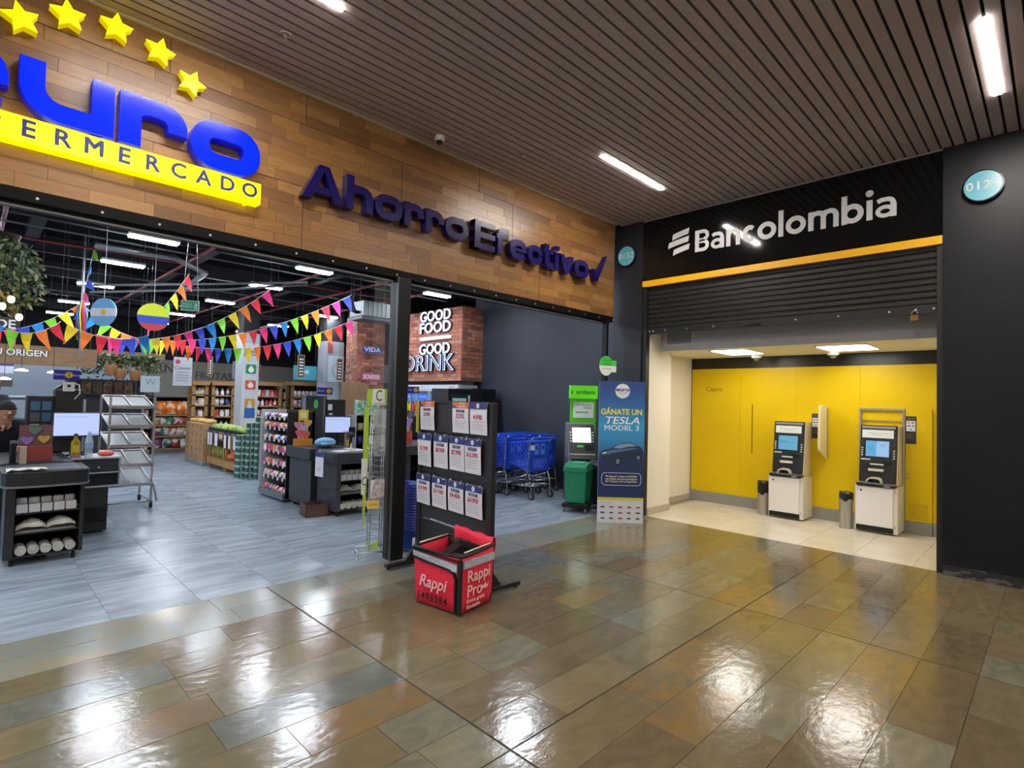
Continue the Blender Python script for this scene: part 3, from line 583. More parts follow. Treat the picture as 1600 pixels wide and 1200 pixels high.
# ---- delivery bag: local x along the front (logo) face to the right, y to the back
bg = thing('delivery_bag', 'open red delivery backpack box standing on the slate floor', 'bag', (2.79, 3.385, 0), -80.5)
red = mat('bag_red', '#e02240', .6, noise=(7, (1, 1, 1), .35, .7), col2='#ea2c4a', bump=(5, (1, 1, 1.6), .35, .02)); bkf = mat('bag_black', '#141416', .6); refl = mat('bag_reflective', '#9fa6b4', .4, noise=(12, (1, 1, 3), .4, .6), col2='#b9c0cc')
W, D, Hh = .225, .19, .445
def wall_panel(pts, name, m, n=6, bulge=.012, parent=bg):   # pts: four corners, bulged outward along normal
    a, b_, c, d = [Vector(p) for p in pts]; nr = (b_-a).cross(d-a).normalized(); vs_ = []; fs = []
    for j in range(n+1):
        for i in range(n+1):
            u, v = i/n, j/n; p = a*(1-u)*(1-v) + b_*u*(1-v) + c*u*v + d*(1-u)*v
            vs_.append(p + nr*bulge*math.sin(PI*u)*math.sin(PI*v)*(1+.3*math.sin(9*u+5*v)))
    for j in range(n):
        for i in range(n): k = j*(n+1)+i; fs.append((k, k+1, k+n+2, k+n+1))
    q = M().add(vs_, fs, True); k = len(vs_)
    q.add([v-nr*.018 for v in vs_], [tuple(reversed(f)) for f in fs], True)
    bd = [i for i in range(n+1)] + [(n+1)*(j+1)-1 for j in range(1, n+1)] + [(n+1)*n+i for i in range(n-1, -1, -1)] + [(n+1)*j for j in range(n-1, 0, -1)]
    q.f += [(bd[i], bd[(i+1) % len(bd)], bd[(i+1) % len(bd)]+k, bd[i]+k) for i in range(len(bd))]; q.sm += [False]*len(bd)
    return q.build(name, m, parent)
L_ = .02
wall_panel([(-W, -D, .012), (W, -D, .012), (W+.01, -D-.01, Hh-.02), (-W-L_*1.6, -D-.01, Hh-.02)], 'front_panel', red)
wall_panel([(W, -D, .012), (W, D, .012), (W+.01, D, Hh+.0), (W+.01, -D-.01, Hh-.02)], 'side_panel', red)
wall_panel([(-W, D, .012), (-W, -D, .012), (-W-L_*1.6, -D-.01, Hh-.02), (-W-L_, D, Hh)], 'side_panel', red)
wall_panel([(W, D, .012), (-W, D, .012), (-W-L_, D, Hh), (W+.01, D, Hh)], 'back_panel', bkf, bulge=.004)
M().b(-W, -D, .004, W, D, .016).build('bottom_panel', bkf, bg, bevel=.004)
M().b(-W+.02, -D+.02, .20, W-.02, D-.02, .27).build('inner_liner', C('#2a2430', .8), bg)
M().ob((.02, .0, .33), (.28, .16, .012), (.3, .1, .2)).build('inner_flap', C('#3b2f46', .7), bg)
for a, b_, nm in (((-W-.03, -D-.012, Hh-.01), (W+.012, -D-.012, Hh-.01), 'rim_front'), ((W+.014, -D-.01, Hh-.01), (W+.014, D, Hh+.012), 'rim_side'), ((-W-.03, -D-.01, Hh-.01), (-W-.022, D, Hh+.012), 'rim_side'), ((-W-.02, D, Hh+.01), (W+.01, D, Hh+.01), 'rim_back')):
    M().tube([Vector(a).lerp(Vector(b_), i/5) + Vector((0, 0, -.006*math.sin(PI*i/5))) for i in range(6)], .011, 7).build(nm, bkf, bg)
M().tube([(-W-.01, -D+.03, Hh+.012), (-W-.004, D-.02, Hh+.02)], .007).build('frame_rod', C('#cfc6b4', .4), bg); M().tube([(W-.01, -D+.05, Hh+.005), (W-.006, D-.02, Hh+.02)], .007).build('frame_rod', C('#cfc6b4', .4), bg)
# raised back lid flap, folded over
q = M(); vs_ = []
prof = [(D-.015, Hh-.02), (D-.025, Hh+.055), (D-.01, Hh+.085), (D+.03, Hh+.08), (D+.04, Hh+.03), (D+.02, Hh-.04)]
n = 10
for i in range(n+1):
    u = i/n
    for j, (y, z) in enumerate(prof): vs_.append((-W+.06 + u*(2*W-.05), y + .008*math.sin(7*u+j), z + (.02 - .05*u) + .008*math.sin(17*u+j*1.3)))
q.add(vs_, [(i*6+j, i*6+j+1, (i+1)*6+j+1, (i+1)*6+j) for i in range(n) for j in range(5)], True); q.build('lid_flap', red, bg)
M().ob((.06, D-.03, Hh-.035), (.3, .012, .05), (0, .05, 0)).build('lid_strap', bkf, bg)
M().ob((-.02, -.02, Hh-.03), (.06, .26, .02), (.1, .5, .3)).build('shoulder_strap', bkf, bg, bevel=.004)
# front zip arch and strips
M().ribbon([(-W-.02, .36), (-.10, .345), (W-.09, .325), (W-.05, .305), (W-.03, .27), (W-.026, .02)], .016, -D-.030, -D-.008).build('zip_arch', bkf, bg)
M().pr([(-W-.022, .372), (W-.02, .318), (W-.02, .372), (-W-.026, .412)], -D-.026, -D-.006).build('reflective_strip', refl, bg)
M().ribbon([(W+.006, .02), (W+.008, Hh-.03)], .03, -D-.026, -D-.004).build('corner_piping', bkf, bg)
M().b(W+.012, -D+.01, .342, W+.026, D-.004, .398).build('reflective_strip', refl, bg)
M().ribbon([(-W-.026, .418), (W, .40)], .01, -D-.03, -D-.008).build('top_piping', bkf, bg)
text('logo', 'Rappi', .125, mat('bag_print', '#e9b9c4', .5), bg, (-.035, -D-.0275, .195), 0, .0012, .012, shear=.25, rx=90, ry=0)
text('fleet_number', '1493384', .075, C('#1d0f12'), bg, (-.035, -D-.0275, .082), 0, .0012, .014, space=1.22)
for s, sz, z, b_ in (('Rappi', .125, .272, .008), ('Pro', .125, .165, .008), ('Envios gratis\nilimitados', .042, .075, .0)):
    text('side_print', s, sz, C('#f0c8c8'), bg, (W+.0275, -.145 if s != 'Pro' else -.145, z), 90, .0012, b_, ax='LEFT')
M().pr([(.03, .15), (.10, .15), (.115, .185), (.09, .165), (.075, .19), (.055, .165), (.035, .185)], W+.0262, W+.0282, 'x').build('crown_print', C('#f0c8c8'), bg)
# ---- promotional poster board
po = thing('promo_poster', 'tall blue car raffle poster standing at the bank column', 'poster', (6.049, 4.385, 0), -45.9)
pm = bpy.data.materials.new('poster_gradient'); pm.use_nodes = True; nt = pm.node_tree; tc = nt.nodes.new('ShaderNodeTexCoord'); sp = nt.nodes.new('ShaderNodeSeparateXYZ'); cr = nt.nodes.new('ShaderNodeValToRGB')
nt.links.new(tc.outputs['Generated'], sp.inputs[0]); nt.links.new(sp.outputs['Z'], cr.inputs['Fac']); e = cr.color_ramp.elements
for p, c in ((.32, '#2c4278'), (.45, '#3480b2'), (.62, '#3a9ace'), (.80, '#2b66a2'), (.95, '#2a4686')):
    x = e.new(p); x.color = lin(c)
e.remove(e[0]); e[0].color = lin('#20305c'); e[-1].color = lin('#2a4a80')
nt.links.new(cr.outputs[0], nt.nodes['Principled BSDF'].inputs['Base Color']); nt.nodes['Principled BSDF'].inputs['Roughness'].default_value = .4
PW = .612
M().b(0, -.0, .0, PW, .012, 1.895).build('backing_board', PAPER, po)
M().b(0, -.004, .335, PW, 0, 1.895).build('blue_print', pm, po)
M().b(0, -.0045, .30, PW, 0, .338).build('yellow_band', C('#c8c43c'), po)
M().b(0, -.004, 0, PW, 0, .30).build('logo_field', C('#cfd0d6'), po)
M().cyl((.31, -.004, 1.765), (.31, -.006, 1.765), .098, n=28).build('badge', C('#dcdde4'), po)
text('badge_lettering', 'euro', .072, C('#2b2f7a'), po, (.31, -.0065, 1.785), 0, .0004, .03, sx=1.35); M().b(.24, -.0068, 1.745, .38, -.006, 1.75).b(.25, -.0068, 1.728, .37, -.006, 1.733).build('badge_line', C('#7d86a8'), po)
text('headline', 'GÁNATE UN', .105, C('#e3d64a'), po, (.30, -.005, 1.48), 0, .0005, .03, sx=.93)
text('headline', 'TESLA', .135, C('#e6eaf0'), po, (.305, -.005, 1.365), 0, .0005, .012, sx=1.3, shear=.2); text('headline', 'MODEL 3', .095, C('#e6eaf0'), po, (.305, -.005, 1.265), 0, .0005, .008, sx=1.22)
car = [(.03, .88), (.03, .93), (.07, .965), (.16, .99), (.26, 1.05), (.36, 1.075), (.46, 1.07), (.54, 1.03), (.585, 1.0), (.60, .96), (.60, .88), (.56, .83), (.50, .84), (.36, .80), (.25, .77), (.15, .79), (.06, .83)]
M().pr(car, -.0055, -.004).build('car_print', C('#22304c'), po)
M().pr([(.19, .995), (.27, 1.045), (.37, 1.065), (.45, 1.06), (.52, 1.03), (.40, 1.02), (.30, .995)], -.0065, -.0052).build('car_glass', C('#7f9ab8'), po)
M().pr([(.04, .92), (.16, .97), (.30, .985), (.45, 1.005), (.55, 1.0), (.40, .97), (.22, .935), (.07, .90)], -.0062, -.0052).build('car_highlight', C('#53688c'), po)
for cx, cz, r_ in ((.26, .82, .058), (.535, .875, .048)): M().pr([(cx+r_*.72*math.cos(a*PI/9), cz+r_*math.sin(a*PI/9)) for a in range(18)], -.0068, -.0055).build('car_wheel', C('#0e1524'), po); M().pr([(cx+r_*.45*math.cos(a*PI/7), cz+r_*.62*math.sin(a*PI/7)) for a in range(14)], -.0074, -.006).build('car_rim', C('#6a7a92'), po)
M().pr([(.05, .93), (.10, .945), (.12, .935), (.06, .915)], -.0066, -.0054).build('car_lamp', C('#c8d8ea'), po)
M().pr([(.05, .77), (.58, .80), (.55, .73), (.15, .71)], -.0046, -.0038).build('car_reflection', C('#1c3454'), po)
M().ribbon(rr(.05, .50, .575, .665, .05, 5), .007, -.006, -.004, True).build('text_frame', C('#b9c6e0'), po)
text('small_print', 'Participa por compras de $100.000\nque incluyan una marca participante\ndel 17 de Junio al 30 de Septiembre.', .034, C('#d9d8b4'), po, (.312, -.005, .585), 0, .0004, .012, sx=.86)
text('small_print', 'Marcas participantes', .02, C('#7a7a80'), po, (.03, -.005, .272), 0, .0003, ax='LEFT')
random.seed(3)
for j in range(3):
    for i in range(5):
        c = random.choice(['#b8433c', '#3a4a90', '#4c4c52', '#8a5a50', '#33579c', '#6a6a70'])
        cx = .07+i*.118; cz = .21-j*.075
        M().pr([(cx+(.022+.018*random.random())*math.cos(a*PI/5), cz+.012*math.sin(a*PI/5)) for a in range(10)], -.0055, -.004).build('brand_mark', C(c), po)
M().b(.1, .012, 0, .13, .25, .02).b(.48, .012, 0, .51, .25, .02).tube([(.115, .24, .02), (.115, .02, 1.1)], .008).tube([(.495, .24, .02), (.495, .02, 1.1)], .008).build('rear_stand', MATTE, po)
# ---- oval shelf-talker on the jamb
t = thing('oval_sticker', 'green and white oval notice fixed to the entrance jamb', 'sign', (6.565, 4.655, 2.14), -20)
M().pr([(.0+.115*math.cos(a*PI/12), .145*math.sin(a*PI/12)) for a in range(24)], -.004, 0).build('white_oval', C('#dfe4e0'), t); M().pr([(.115*math.cos(R(a)), .145*math.sin(R(a))) for a in range(0, 181, 12)], -.006, -.003).build('green_cap', C('#3cc24a'), t)
M().b(.06, -.003, -.09, .18, 0, .0).build('white_tab', C('#dfe4e0'), t); M().b(.06, -.003, .0, .18, 0, .08).build('green_tab', C('#4fd25a'), t); text('lettering', 'Carros\nvacios', .05, C('#146a24'), t, (0.01, -.007, .055), 0, .0004); text('lettering', 'zona verde', .035, C('#4f7a58'), t, (0.01, -.005, -.04), 0, .0004)
# ---- cash kiosk with green header
kk = thing('cash_kiosk', 'grey cash kiosk with a tall lime green header panel', 'cash machine', (7.12, 5.53, 0), -42)
lime = mat('kiosk_lime', '#5fd21e', .4)
M().b(-.22, -.12, 0, .22, .25, .70).build('cabinet', C('#55575e', .4), kk, bevel=.006)
M().pr([(.22, .70), (-.24, .70), (-.24, .76), (-.04, 1.24), (.03, 1.26), (.22, 1.26)], -.22, .22, 'x').build('console', C('#6c6e75', .4), kk, bevel=.006)
f = thing('console_face', None, None, (0, -.243, .76)); f.parent = kk; f.rotation_euler = (-math.atan2(.2, .48), 0, 0)
M().b(-.21, -.008, .0, .21, .0, .52).build('face_plate', C('#2c2d31', .3), f); M().b(-.15, -.014, .21, .15, -.006, .46).build('screen', mat('kiosk_screen', '#cfe0e0', .2, emit=.9, ecol='#e2f4f0'), f)
kb = M().b(-.012, -.014, -.01, .012, -.006, .01).mesh('key_button', C('#d5d5d2'))
for k in range(4): put('key_button', kb, f, (-.18, 0, .23+.05*k)); put('key_button', kb, f, (.18, 0, .23+.05*k))
M().b(-.08, -.016, .13, .02, -.006, .16).build('card_slot', mat('slot_green', '#3fb53a', .4, emit=.4), f); M().b(-.2, -.02, .0, .2, -.006, .02).build('keyboard_lip', C('#a9abae', .3), f); M().b(.05, -.02, .08, .17, -.006, .17).build('reader', MATTE, f)
M().b(-.10, -.13, .5, .12, -.118, .66).build('cash_hatch', C('#1a1b1e'), kk); M().b(-.04, -.134, .56, .05, -.128, .585).build('cash_slot', MATS['slot_green'], kk)
for xx in (-.21, .16): M().b(xx, -.135, .40, xx+.05, -.118, .70).build('side_rail', C('#b9bbbf', .3), kk)
M().b(-.13, .252, .4, .30, .30, 1.70).build('back_panel', lime, kk); M().b(-.15, .20, 1.66, .32, .31, 1.88).build('header_box', mat('kiosk_header', '#62dc1c', .4, emit=.25, ecol='#6cf01c'), kk, bevel=.004)
text('header_lettering', 'servibanca', .10, C('#1c5a1c'), kk, (.11, .198, 1.77), 0, .001, .012, sx=.76); M().pr([(-.135, 1.76), (-.115, 1.82), (-.115, 1.77), (-.09, 1.78), (-.115, 1.72), (-.115, 1.76)], .196, .20).build('header_mark', C('#1c5a1c'), kk)
M().b(-.08, .240, 1.34, .26, .252, 1.60).build('notice_paper', C('#dbe6e2'), kk); text('notice_lettering', 'servibanca', .06, C('#33485c'), kk, (.09, .239, 1.56), 0, .0005); M().b(-.04, .237, 1.42, .17, .240, 1.445).b(.09, .237, 1.50, .23, .240, 1.515).build('notice_bar', C('#6fae6f'), kk)
M().b(.225, -.2, .62, .36, -.02, .64).build('ledge', C('#cfcfd2'), kk)
# ---- green swing bin on a wheeled dolly, and a black one behind
def swing(lab, x, y, rz, m, dm):
    t = thing('wheeled_bin', lab, 'bin', (x, y, 0), rz)
    q = M(); q.add([(-.14, -.20, .13), (.14, -.20, .13), (.14, .20, .13), (-.14, .20, .13), (-.165, -.235, .60), (.165, -.235, .60), (.165, .235, .60), (-.165, .235, .60)], [(0, 3, 2, 1), (4, 5, 6, 7), (0, 1, 5, 4), (1, 2, 6, 5), (2, 3, 7, 6), (3, 0, 4, 7)]); q.build('tub', m, t, bevel=.012, seg=2)
    M().b(-.178, -.25, .585, .178, .25, .63).build('rim', m, t, bevel=.01)
    M().pr([(-.25, .63), (.25, .63), (.245, .66), (.12, .70), (-.12, .70), (-.245, .66)], -.17, .17, 'x').build('lid', m, t, bevel=.006); M().b(-.10, -.14, .685, .10, .14, .71).build('flap', dm, t, bevel=.005)
    M().b(-.19, -.25, .07, .19, .25, .125).build('dolly_tray', MATTE, t, bevel=.012)
    for sx in (-1, 1):
        for sy in (-1, 1):
            o = M().cyl((sx*.16-.012, sy*.21, .032), (sx*.16+.012, sy*.21, .032), .032, n=14).build('caster', C('#8d8d8d', .4), t); M().b(sx*.16-.016, sy*.21-.012, .032, sx*.16+.016, sy*.21+.012, .075).build('fork', GREYM, o)
swing('green swing lid bin on a black wheeled dolly by the carts', 6.51, 5.07, -65, mat('bin_green', '#17805a', .5), C('#1f9a6e')); swing('black wheeled bin half hidden behind the green bin', 7.0, 4.98, -90, C('#1d1e22'), C('#26272b'))
# ---- shopping cart
cart = thing('shopping_cart', 'blue shopping cart with two round logos on its gate, nearest the camera', 'shopping cart', (6.75, 6.05, 0), 0)
bp = mat('cart_blue', '#2c5ae0', .32); bp2 = mat('cart_blue_dark', '#2145c0', .4)
def lattice(q, a, b_, c, d, n=9, r=.0045, frame=.010):       # quad a b c d, crossed diagonal bars in an outline
    a, b_, c, d = map(Vector, (a, b_, c, d)); P = lambda u, v: a*(1-u)*(1-v)+b_*u*(1-v)+c*u*v+d*(1-u)*v
    asp = (b_-a).length/max(.01, (d-a).length); N = n
    for k in range(-N, N*2):
        for s in (1, -1):
            pts = []
            u0 = k/N; 
            # line u = u0 + s*v/asp
            v0, v1 = 0., 1.
            du = s/asp
            lo = (0-u0)/du; hi = (1-u0)/du
            if lo > hi: lo, hi = hi, lo
            v0 = max(v0, lo); v1 = min(v1, hi)
            if v1 - v0 > .03: q.cyl(P(u0+du*v0, v0), P(u0+du*v1, v1), r, n=4, caps=False)
    q.tube([a, b_, c, d], frame, 5, True)
q = M()
A0, A1 = (-.235, .03, .95), (-.235, .03, .45); B0, B1 = (-.17, .80, .86), (-.15, .76, .60)
mx = lambda p: (-p[0], p[1], p[2])
lattice(q, A1, B1, B0, A0, 9); lattice(q, mx(A1), mx(B1), mx(B0), mx(A0), 9); lattice(q, B1, mx(B1), mx(B0), B0, 6); lattice(q, A1, mx(A1), mx(B1), B1, 6)
q.build('basket', bp, cart)
q = M(); q.pr([(-.225, .66), (.225, .66), (.228, .93), (-.228, .93)], .015, .03)
q.b(-.225, .015, .46, -.17, .03, .66).b(.17, .015, .46, .225, .03, .66).b(-.17, .015, .46, .17, .03, .49)
for k in range(7): q.ob((-.13+.043*k, .022, .575), (.014, .012, .19), (0, .45, 0))
g = q.build('gate', bp2, cart)
for xx in (-.09, .06): M().pr(rr(xx-.05, .72, xx+.05, .90, .03, 4), .010, .015).build('gate_logo', C('#4f86e0'), g); M().pr(rr(xx-.032, .80, xx+.032, .87, .02, 3), .0075, .010).build('gate_logo_mark', bp2, g)
M().cyl((-.245, -.055, 1.0), (.245, -.055, 1.0), .016, n=10).build('handle', bp, cart)
q = M()
for s in (-1, 1):
    q.tube([(s*.245, -.055, 1.0), (s*.245, -.02, .99), (s*.245, .03, .93), (s*.24, .06, .44), (s*.235, .02, .36), (s*.235, -.02, .16), (s*.235, -.01, .14)], .011, 6)
    q.tube([(s*.235, .08, .40), (s*.20, .40, .30), (s*.18, .70, .22), (s*.17, .78, .15)], .011, 6); q.tube([(s*.235, .0, .22), (s*.2, .35, .20), (s*.17, .74, .19)], .008, 5)
q.tube([(-.235, .0, .22), (.235, .0, .22)], .008, 5); q.tube([(-.17, .74, .19), (.17, .74, .19)], .008, 5); q.tube([(-.2, .35, .20), (.2, .35, .20)], .006, 5)
for k in range(5): q.tube([(-.16+.08*k, .0, .225), (-.13+.065*k, .74, .195)], .004, 4)
q.build('frame', CHROME, cart)
for x, y in ((-.235, -.02), (.235, -.02), (-.17, .78), (.17, .78)):
    o = M().cyl((x-.014, y, .062), (x+.014, y, .062), .062, n=16).build('wheel', mat('cart_wheel', '#2c2b2b', .7), cart); M().cyl((x-.017, y, .062), (x+.017, y, .062), .03, n=12).build('hub', C('#8d8b88', .4), o)
    M().b(x-.022, y-.018, .062, x-.017, y+.018, .15).b(x+.017, y-.018, .062, x+.022, y+.018, .15).b(x-.022, y-.018, .135, x+.022, y+.018, .15).build('fork', GREYM, cart)
c2 = M().b(-.02, .009, .70, .02, .012, .70)
for col, x, y0, n_ in (('middle', 6.75, 6.05, 4), ('right', 7.34, 6.42, 4), ('left', 6.19, 6.85, 4)):
    for k in range(n_):
        if col == 'middle' and k == 0: continue
        od = ['first', 'second', 'third', 'fourth', 'rearmost'][k]
        lab = {'middle': 'blue shopping cart, %s from the front of the middle row' % od, 'right': 'blue shopping cart, %s from the front along the dark wall' % od, 'left': 'blue shopping cart, %s in the row behind the price board' % od}[col]
        if k == 0: lab = {'right': 'front blue shopping cart of the row along the dark wall', 'left': 'front blue shopping cart of the row behind the price board'}[col]
        copy_tree(cart, (x + random.uniform(-.012, .012), y0 + .27*k + (.28 if col == 'middle' else 0), 0), random.uniform(-1.5, 1.5), lab, 'nested blue shopping carts')
cart['group'] = 'nested blue shopping carts'
M().b(-.19, .006, .80, -.10, .012, .88).build('paper_label', C('#c9d2e6'), cart, loc=(-.05, 0, 0), rot=(0, 0, 0))
# ---- stack of hand baskets behind the post
bkm = mat('basket_blue', '#1c3c9c', .45)
q = M()
def ring(x, y, z): return [(-x, -y, z), (x, -y, z), (x, y, z), (-x, y, z)]
o1 = rr(-.14, -.20, .14, .20, .04, 3); 
def shell(q, o, z0, z1, k):
    n = len(o); q.add([(a*k, b_*k, z0) for a, b_ in o] + [(a, b_, z1) for a, b_ in o] + [(a*1.06, b_*1.05, z1) for a, b_ in o] + [(a*1.06, b_*1.05, z1-.018) for a, b_ in o], [(i, (i+1) % n, (i+1) % n+n, i+n) for i in range(n)] + [(i+n, (i+1) % n+n, (i+1) % n+2*n, i+2*n) for i in range(n)] + [(i+2*n, (i+1) % n+2*n, (i+1) % n+3*n, i+3*n) for i in range(n)], True)
    q.add([(a*k, b_*k, z0) for a, b_ in o], [tuple(range(n))])
shell(q, o1, 0, .22, .84); bme = q.mesh('tub', bkm)
hme = M().tube([(-.15, 0, .215), (-.15, -.16, .225), (-.08, -.205, .23), (.08, -.205, .23), (.15, -.16, .225), (.15, 0, .215)], .007, 5).mesh('handle', C('#24348c'))
for k in range(17):
    t = thing('hand_basket', 'blue plastic hand basket in the tall stack behind the door post' if 0 < k < 16 else ('topmost blue plastic hand basket of the stack' if k else 'bottom blue plastic hand basket of the stack, white tag'), 'basket', (3.40 + .002*math.sin(k*2), 4.93, .028 + .0275*k), 12 + math.sin(k*3), 'stacked blue hand baskets')
    put('tub', bme, t); put('handle', hme, t)
    if k == 0: M().b(-.13, -.196, .05, -.05, -.190, .13).build('white_tag', C('#cfd6e4'), t)
t = thing('basket_dolly', 'low dolly under the stacked hand baskets', 'dolly', (3.40, 4.93, 0), 12)
M().b(-.12, -.17, .018, .12, .17, .028).build('deck', GREYM, t)
for sx in (-1, 1):
    for sy in (-1, 1): M().cyl((sx*.1-.008, sy*.14, .012), (sx*.1+.008, sy*.14, .012), .012).build('caster', RUBBER, t)
# ---- wire magazine stand with lime header
ws = thing('magazine_stand', 'wire magazine stand with lime green C header beside the door post', 'display stand', (3.0, 4.955, 0), -20)
cw = mat('wire_chrome', '#b4b8bc', .3, .9)
q = M()
for a, b_ in (((-.17, -.13, .05), (.17, -.13, .05)), ((.17, -.13, .05), (.17, .13, .05)), ((.17, .13, .05), (-.17, .13, .05)), ((-.17, .13, .05), (-.17, -.13, .05))): q.tube([a, b_], .010, 6)
q.build('base_frame', cw, ws)
for x, y in ((-.17, -.13), (.17, -.13), (.17, .13), (-.17, .13)): M().cyl((x, y, .006), (x, y, .05), .006).lathe([(.02, 0), (.02, .006), (.008, .008)], (x, y, 0), 10).build('foot', cw, ws)
q = M()
for x in (-.05, .07):
    for y in (-.05, .06): q.tube([(x, y, .05), (x, y, 1.50)], .006, 5)
for k in range(24): z = .10 + k*.06; q.tube([(-.05, -.05, z), (.07, -.05, z+.03), (.07, .06, z), (-.05, .06, z+.03)], .0028, 4, True)
q.build('mast', cw, ws)
for z in (.30, .56, .82, 1.06, 1.26):
    q = M(); q.tube([(-.10, -.05, z+.10), (-.11, -.13, z+.03), (.11, -.13, z+.03), (.11, -.05, z+.10)], .004, 4); q.tube([(-.10, -.05, z), (-.11, -.11, z-.02), (.11, -.11, z-.02), (.11, -.05, z)], .004, 4)
    for k in range(5): q.tube([(-.09+.045*k, -.11, z-.02), (-.09+.045*k, -.13, z+.03)], .0025, 4)
    q.build('wire_pocket', cw, ws)
q = M(); hdp = [(-.115, 1.515), (.115, 1.515), (.12, 1.62), (.11, 1.68), (0, 1.69), (-.11, 1.68), (-.12, 1.62)]
limeC = mat('stand_lime', '#a8c832', .45)
M().pr(hdp, -.06, -.045).build('header', limeC, ws, bevel=.004); M().pr([(-.07, 1.52), (.065, 1.52), (.055, 1.68), (-.06, 1.68)], -.063, -.059).build('header_field', C('#e4e6df'), ws); text('header_letter', 'C', .16, C('#1c1d20'), ws, (0, -.064, 1.61), 0, .001, 0, sx=.6); text('header_lettering', 'cromos', .03, C('#55585a'), ws, (0, -.064, 1.535), 0, .0005)
M().pr([(-.145, 1.50), (-.10, 1.50), (-.085, 1.0), (-.115, .30), (-.125, .30), (-.14, .95)], -.075, -.068).build('side_blade', limeC, ws); M().pr([(-.155, .98), (-.10, .98), (-.09, .90), (-.12, .62), (-.15, .62)], -.079, -.074).build('side_card', C('#dde0da'), ws); text('side_letter', 'C', .12, C('#26282a'), ws, (-.125, -.081, .75), 0, .0008, 0, sx=.6); M().b(-.145, -.08, 1.06, -.075, -.074, 1.12).build('side_tag', limeC, ws)
M().pr([(-.04, .08), (.02, .08), (.02, .16), (-.04, .14)], -.14, -.133).b(-.09, -.14, .10, -.07, -.133, .17).build('base_card', limeC, ws)
t = thing('magazine', 'magazine with a colourful cover slipped into the wire stand', 'magazine', (3.0-.02, 4.955-.115, .58), -20); M().pr([(-.10, 0), (.05, 0), (.10, .20), (-.04, .20)], -.016, -.008).build('cover', mat('cover_print', '#a08aa0', .35, noise=(30, (1, 1, 1), .35, .65), col2='#d8cfc4'), t); M().b(-.09, -.009, .005, .08, -.002, .19).build('pages', PAPER, t)
t = thing('plastic_sheet', 'clear crumpled plastic sleeve hanging in the wire stand', 'plastic sleeve', (3.03, 4.955-.055, 1.0), -20)
q = M(); vs_ = []
for i in range(8):
    for j in range(12): vs_.append((-.09+.18*i/7 + .008*math.sin(j*1.3), -.045+.012*math.sin(i*2.1+j*.9), .48*j/11))
q.add(vs_, [(i*12+j, i*12+j+1, (i+1)*12+j+1, (i+1)*12+j) for i in range(7) for j in range(11)], True); q.build('sleeve', mat('clear_plastic', '#c9ced2', .12, alpha=.5), t)
t = thing('price_tag', 'small yellow tag with red lettering clipped to the wire stand', 'tag', (2.93, 4.955-.11, .53), -20); M().b(-.07, -.012, -.04, .05, -.006, .04).build('card', C('#e6cf3c'), t); text('lettering', '¡Llévalo', .032, C('#c83a2c'), t, (-.01, -.0135, 0), 0, .0005, .01)
# ============================================================ supermarket ceiling
jm = mat('joist_paint', '#1b1c20', .6, spec=.2); red_pipe = mat('sprinkler_red', '#8c2f33', .5); cond = mat('conduit_grey', '#515358', .5, .2)
for k, y in enumerate((5.6, 6.9, 9.3, 11.6, 13.9, 16.6, 19.4)): M().b(-4, y, 3.82, 12, y+.10, 4.08).build('joist', jm, sceil)
for x in (-1.2, .55, 2.75, 5.0, 7.05, 9.5): M().b(x, 4.9, 3.93, x+.16, 21.8, 4.09).build('joist', jm, sceil)
for x, z in ((.25, 3.70), (2.55, 3.78), (4.35, 3.75), (5.35, 3.70), (6.6, 3.74)): M().cyl((x, 5.0, z), (x, 21.5, z), .024, n=8).build('sprinkler_pipe', red_pipe, sceil)
for x in (.25, 4.35): M().cyl((x, 10.2, 3.7), (x+2.2, 10.2, 3.72), .018, n=8).build('sprinkler_branch', red_pipe, sceil)
for y, z in ((6.4, 3.52), (6.46, 3.52), (6.52, 3.52), (9.0, 3.62), (12.0, 3.66), (14.8, 3.66)): M().cyl((-4, y, z), (7.0, y, z), .013, n=6).build('conduit', cond, sceil)
for x in (.4, 1.6, 2.8, 4.0, 5.2): M().b(x, 6.36, 3.50, x+.03, 6.56, 3.535).build('conduit_clamp', cond, sceil)
M().tube([(1.2, 9.4, 3.6), (2.2, 9.6, 3.66), (2.9, 10.6, 3.7), (3.1, 13.0, 3.7)], .05, 8).build('flexible_duct', mat('duct_grey', '#85888d', .4, .5), sceil)
M().tube([(1.3, 12.0, 3.4), (3.0, 10.4, 3.5), (4.2, 9.4, 3.6)], .02, 6).tube([(1.5, 12.2, 3.34), (3.2, 10.5, 3.45), (4.3, 9.6, 3.6)], .02, 6).build('cable_run', mat('cable_grey', '#77797e', .5), sceil)
random.seed(11)
hk = M().cyl((0, 0, 0), (0, 0, -.5), .004, n=5).mesh('drop_rod', cond)
for k in range(14): put('drop_rod', hk, sceil, (random.uniform(.6, 6.5), random.uniform(7, 16), 4.05))
LAMPX = [-2.95, -.8, 1.38, 3.55, 6.0]; LAMPY = [(8.32, -.0), (10.3, 0), (12.85, 0), (15.8, 0), (18.4, 0)]
lampg = mat('store_lamp_glow', '#f6fbff', .5, emit=STORE_LAMP, ecol='#e9f3ff')
hou = M().b(0, -.085, 0, .56, .085, .035).mesh('housing', C('#c8cbd0', .4)); dif = M().b(.01, -.07, -.02, .55, .07, .001).mesh('diffuser', lampg)
rod = M().cyl((0, 0, 0), (0, 0, .46), .005, n=5).mesh('hanger', cond)
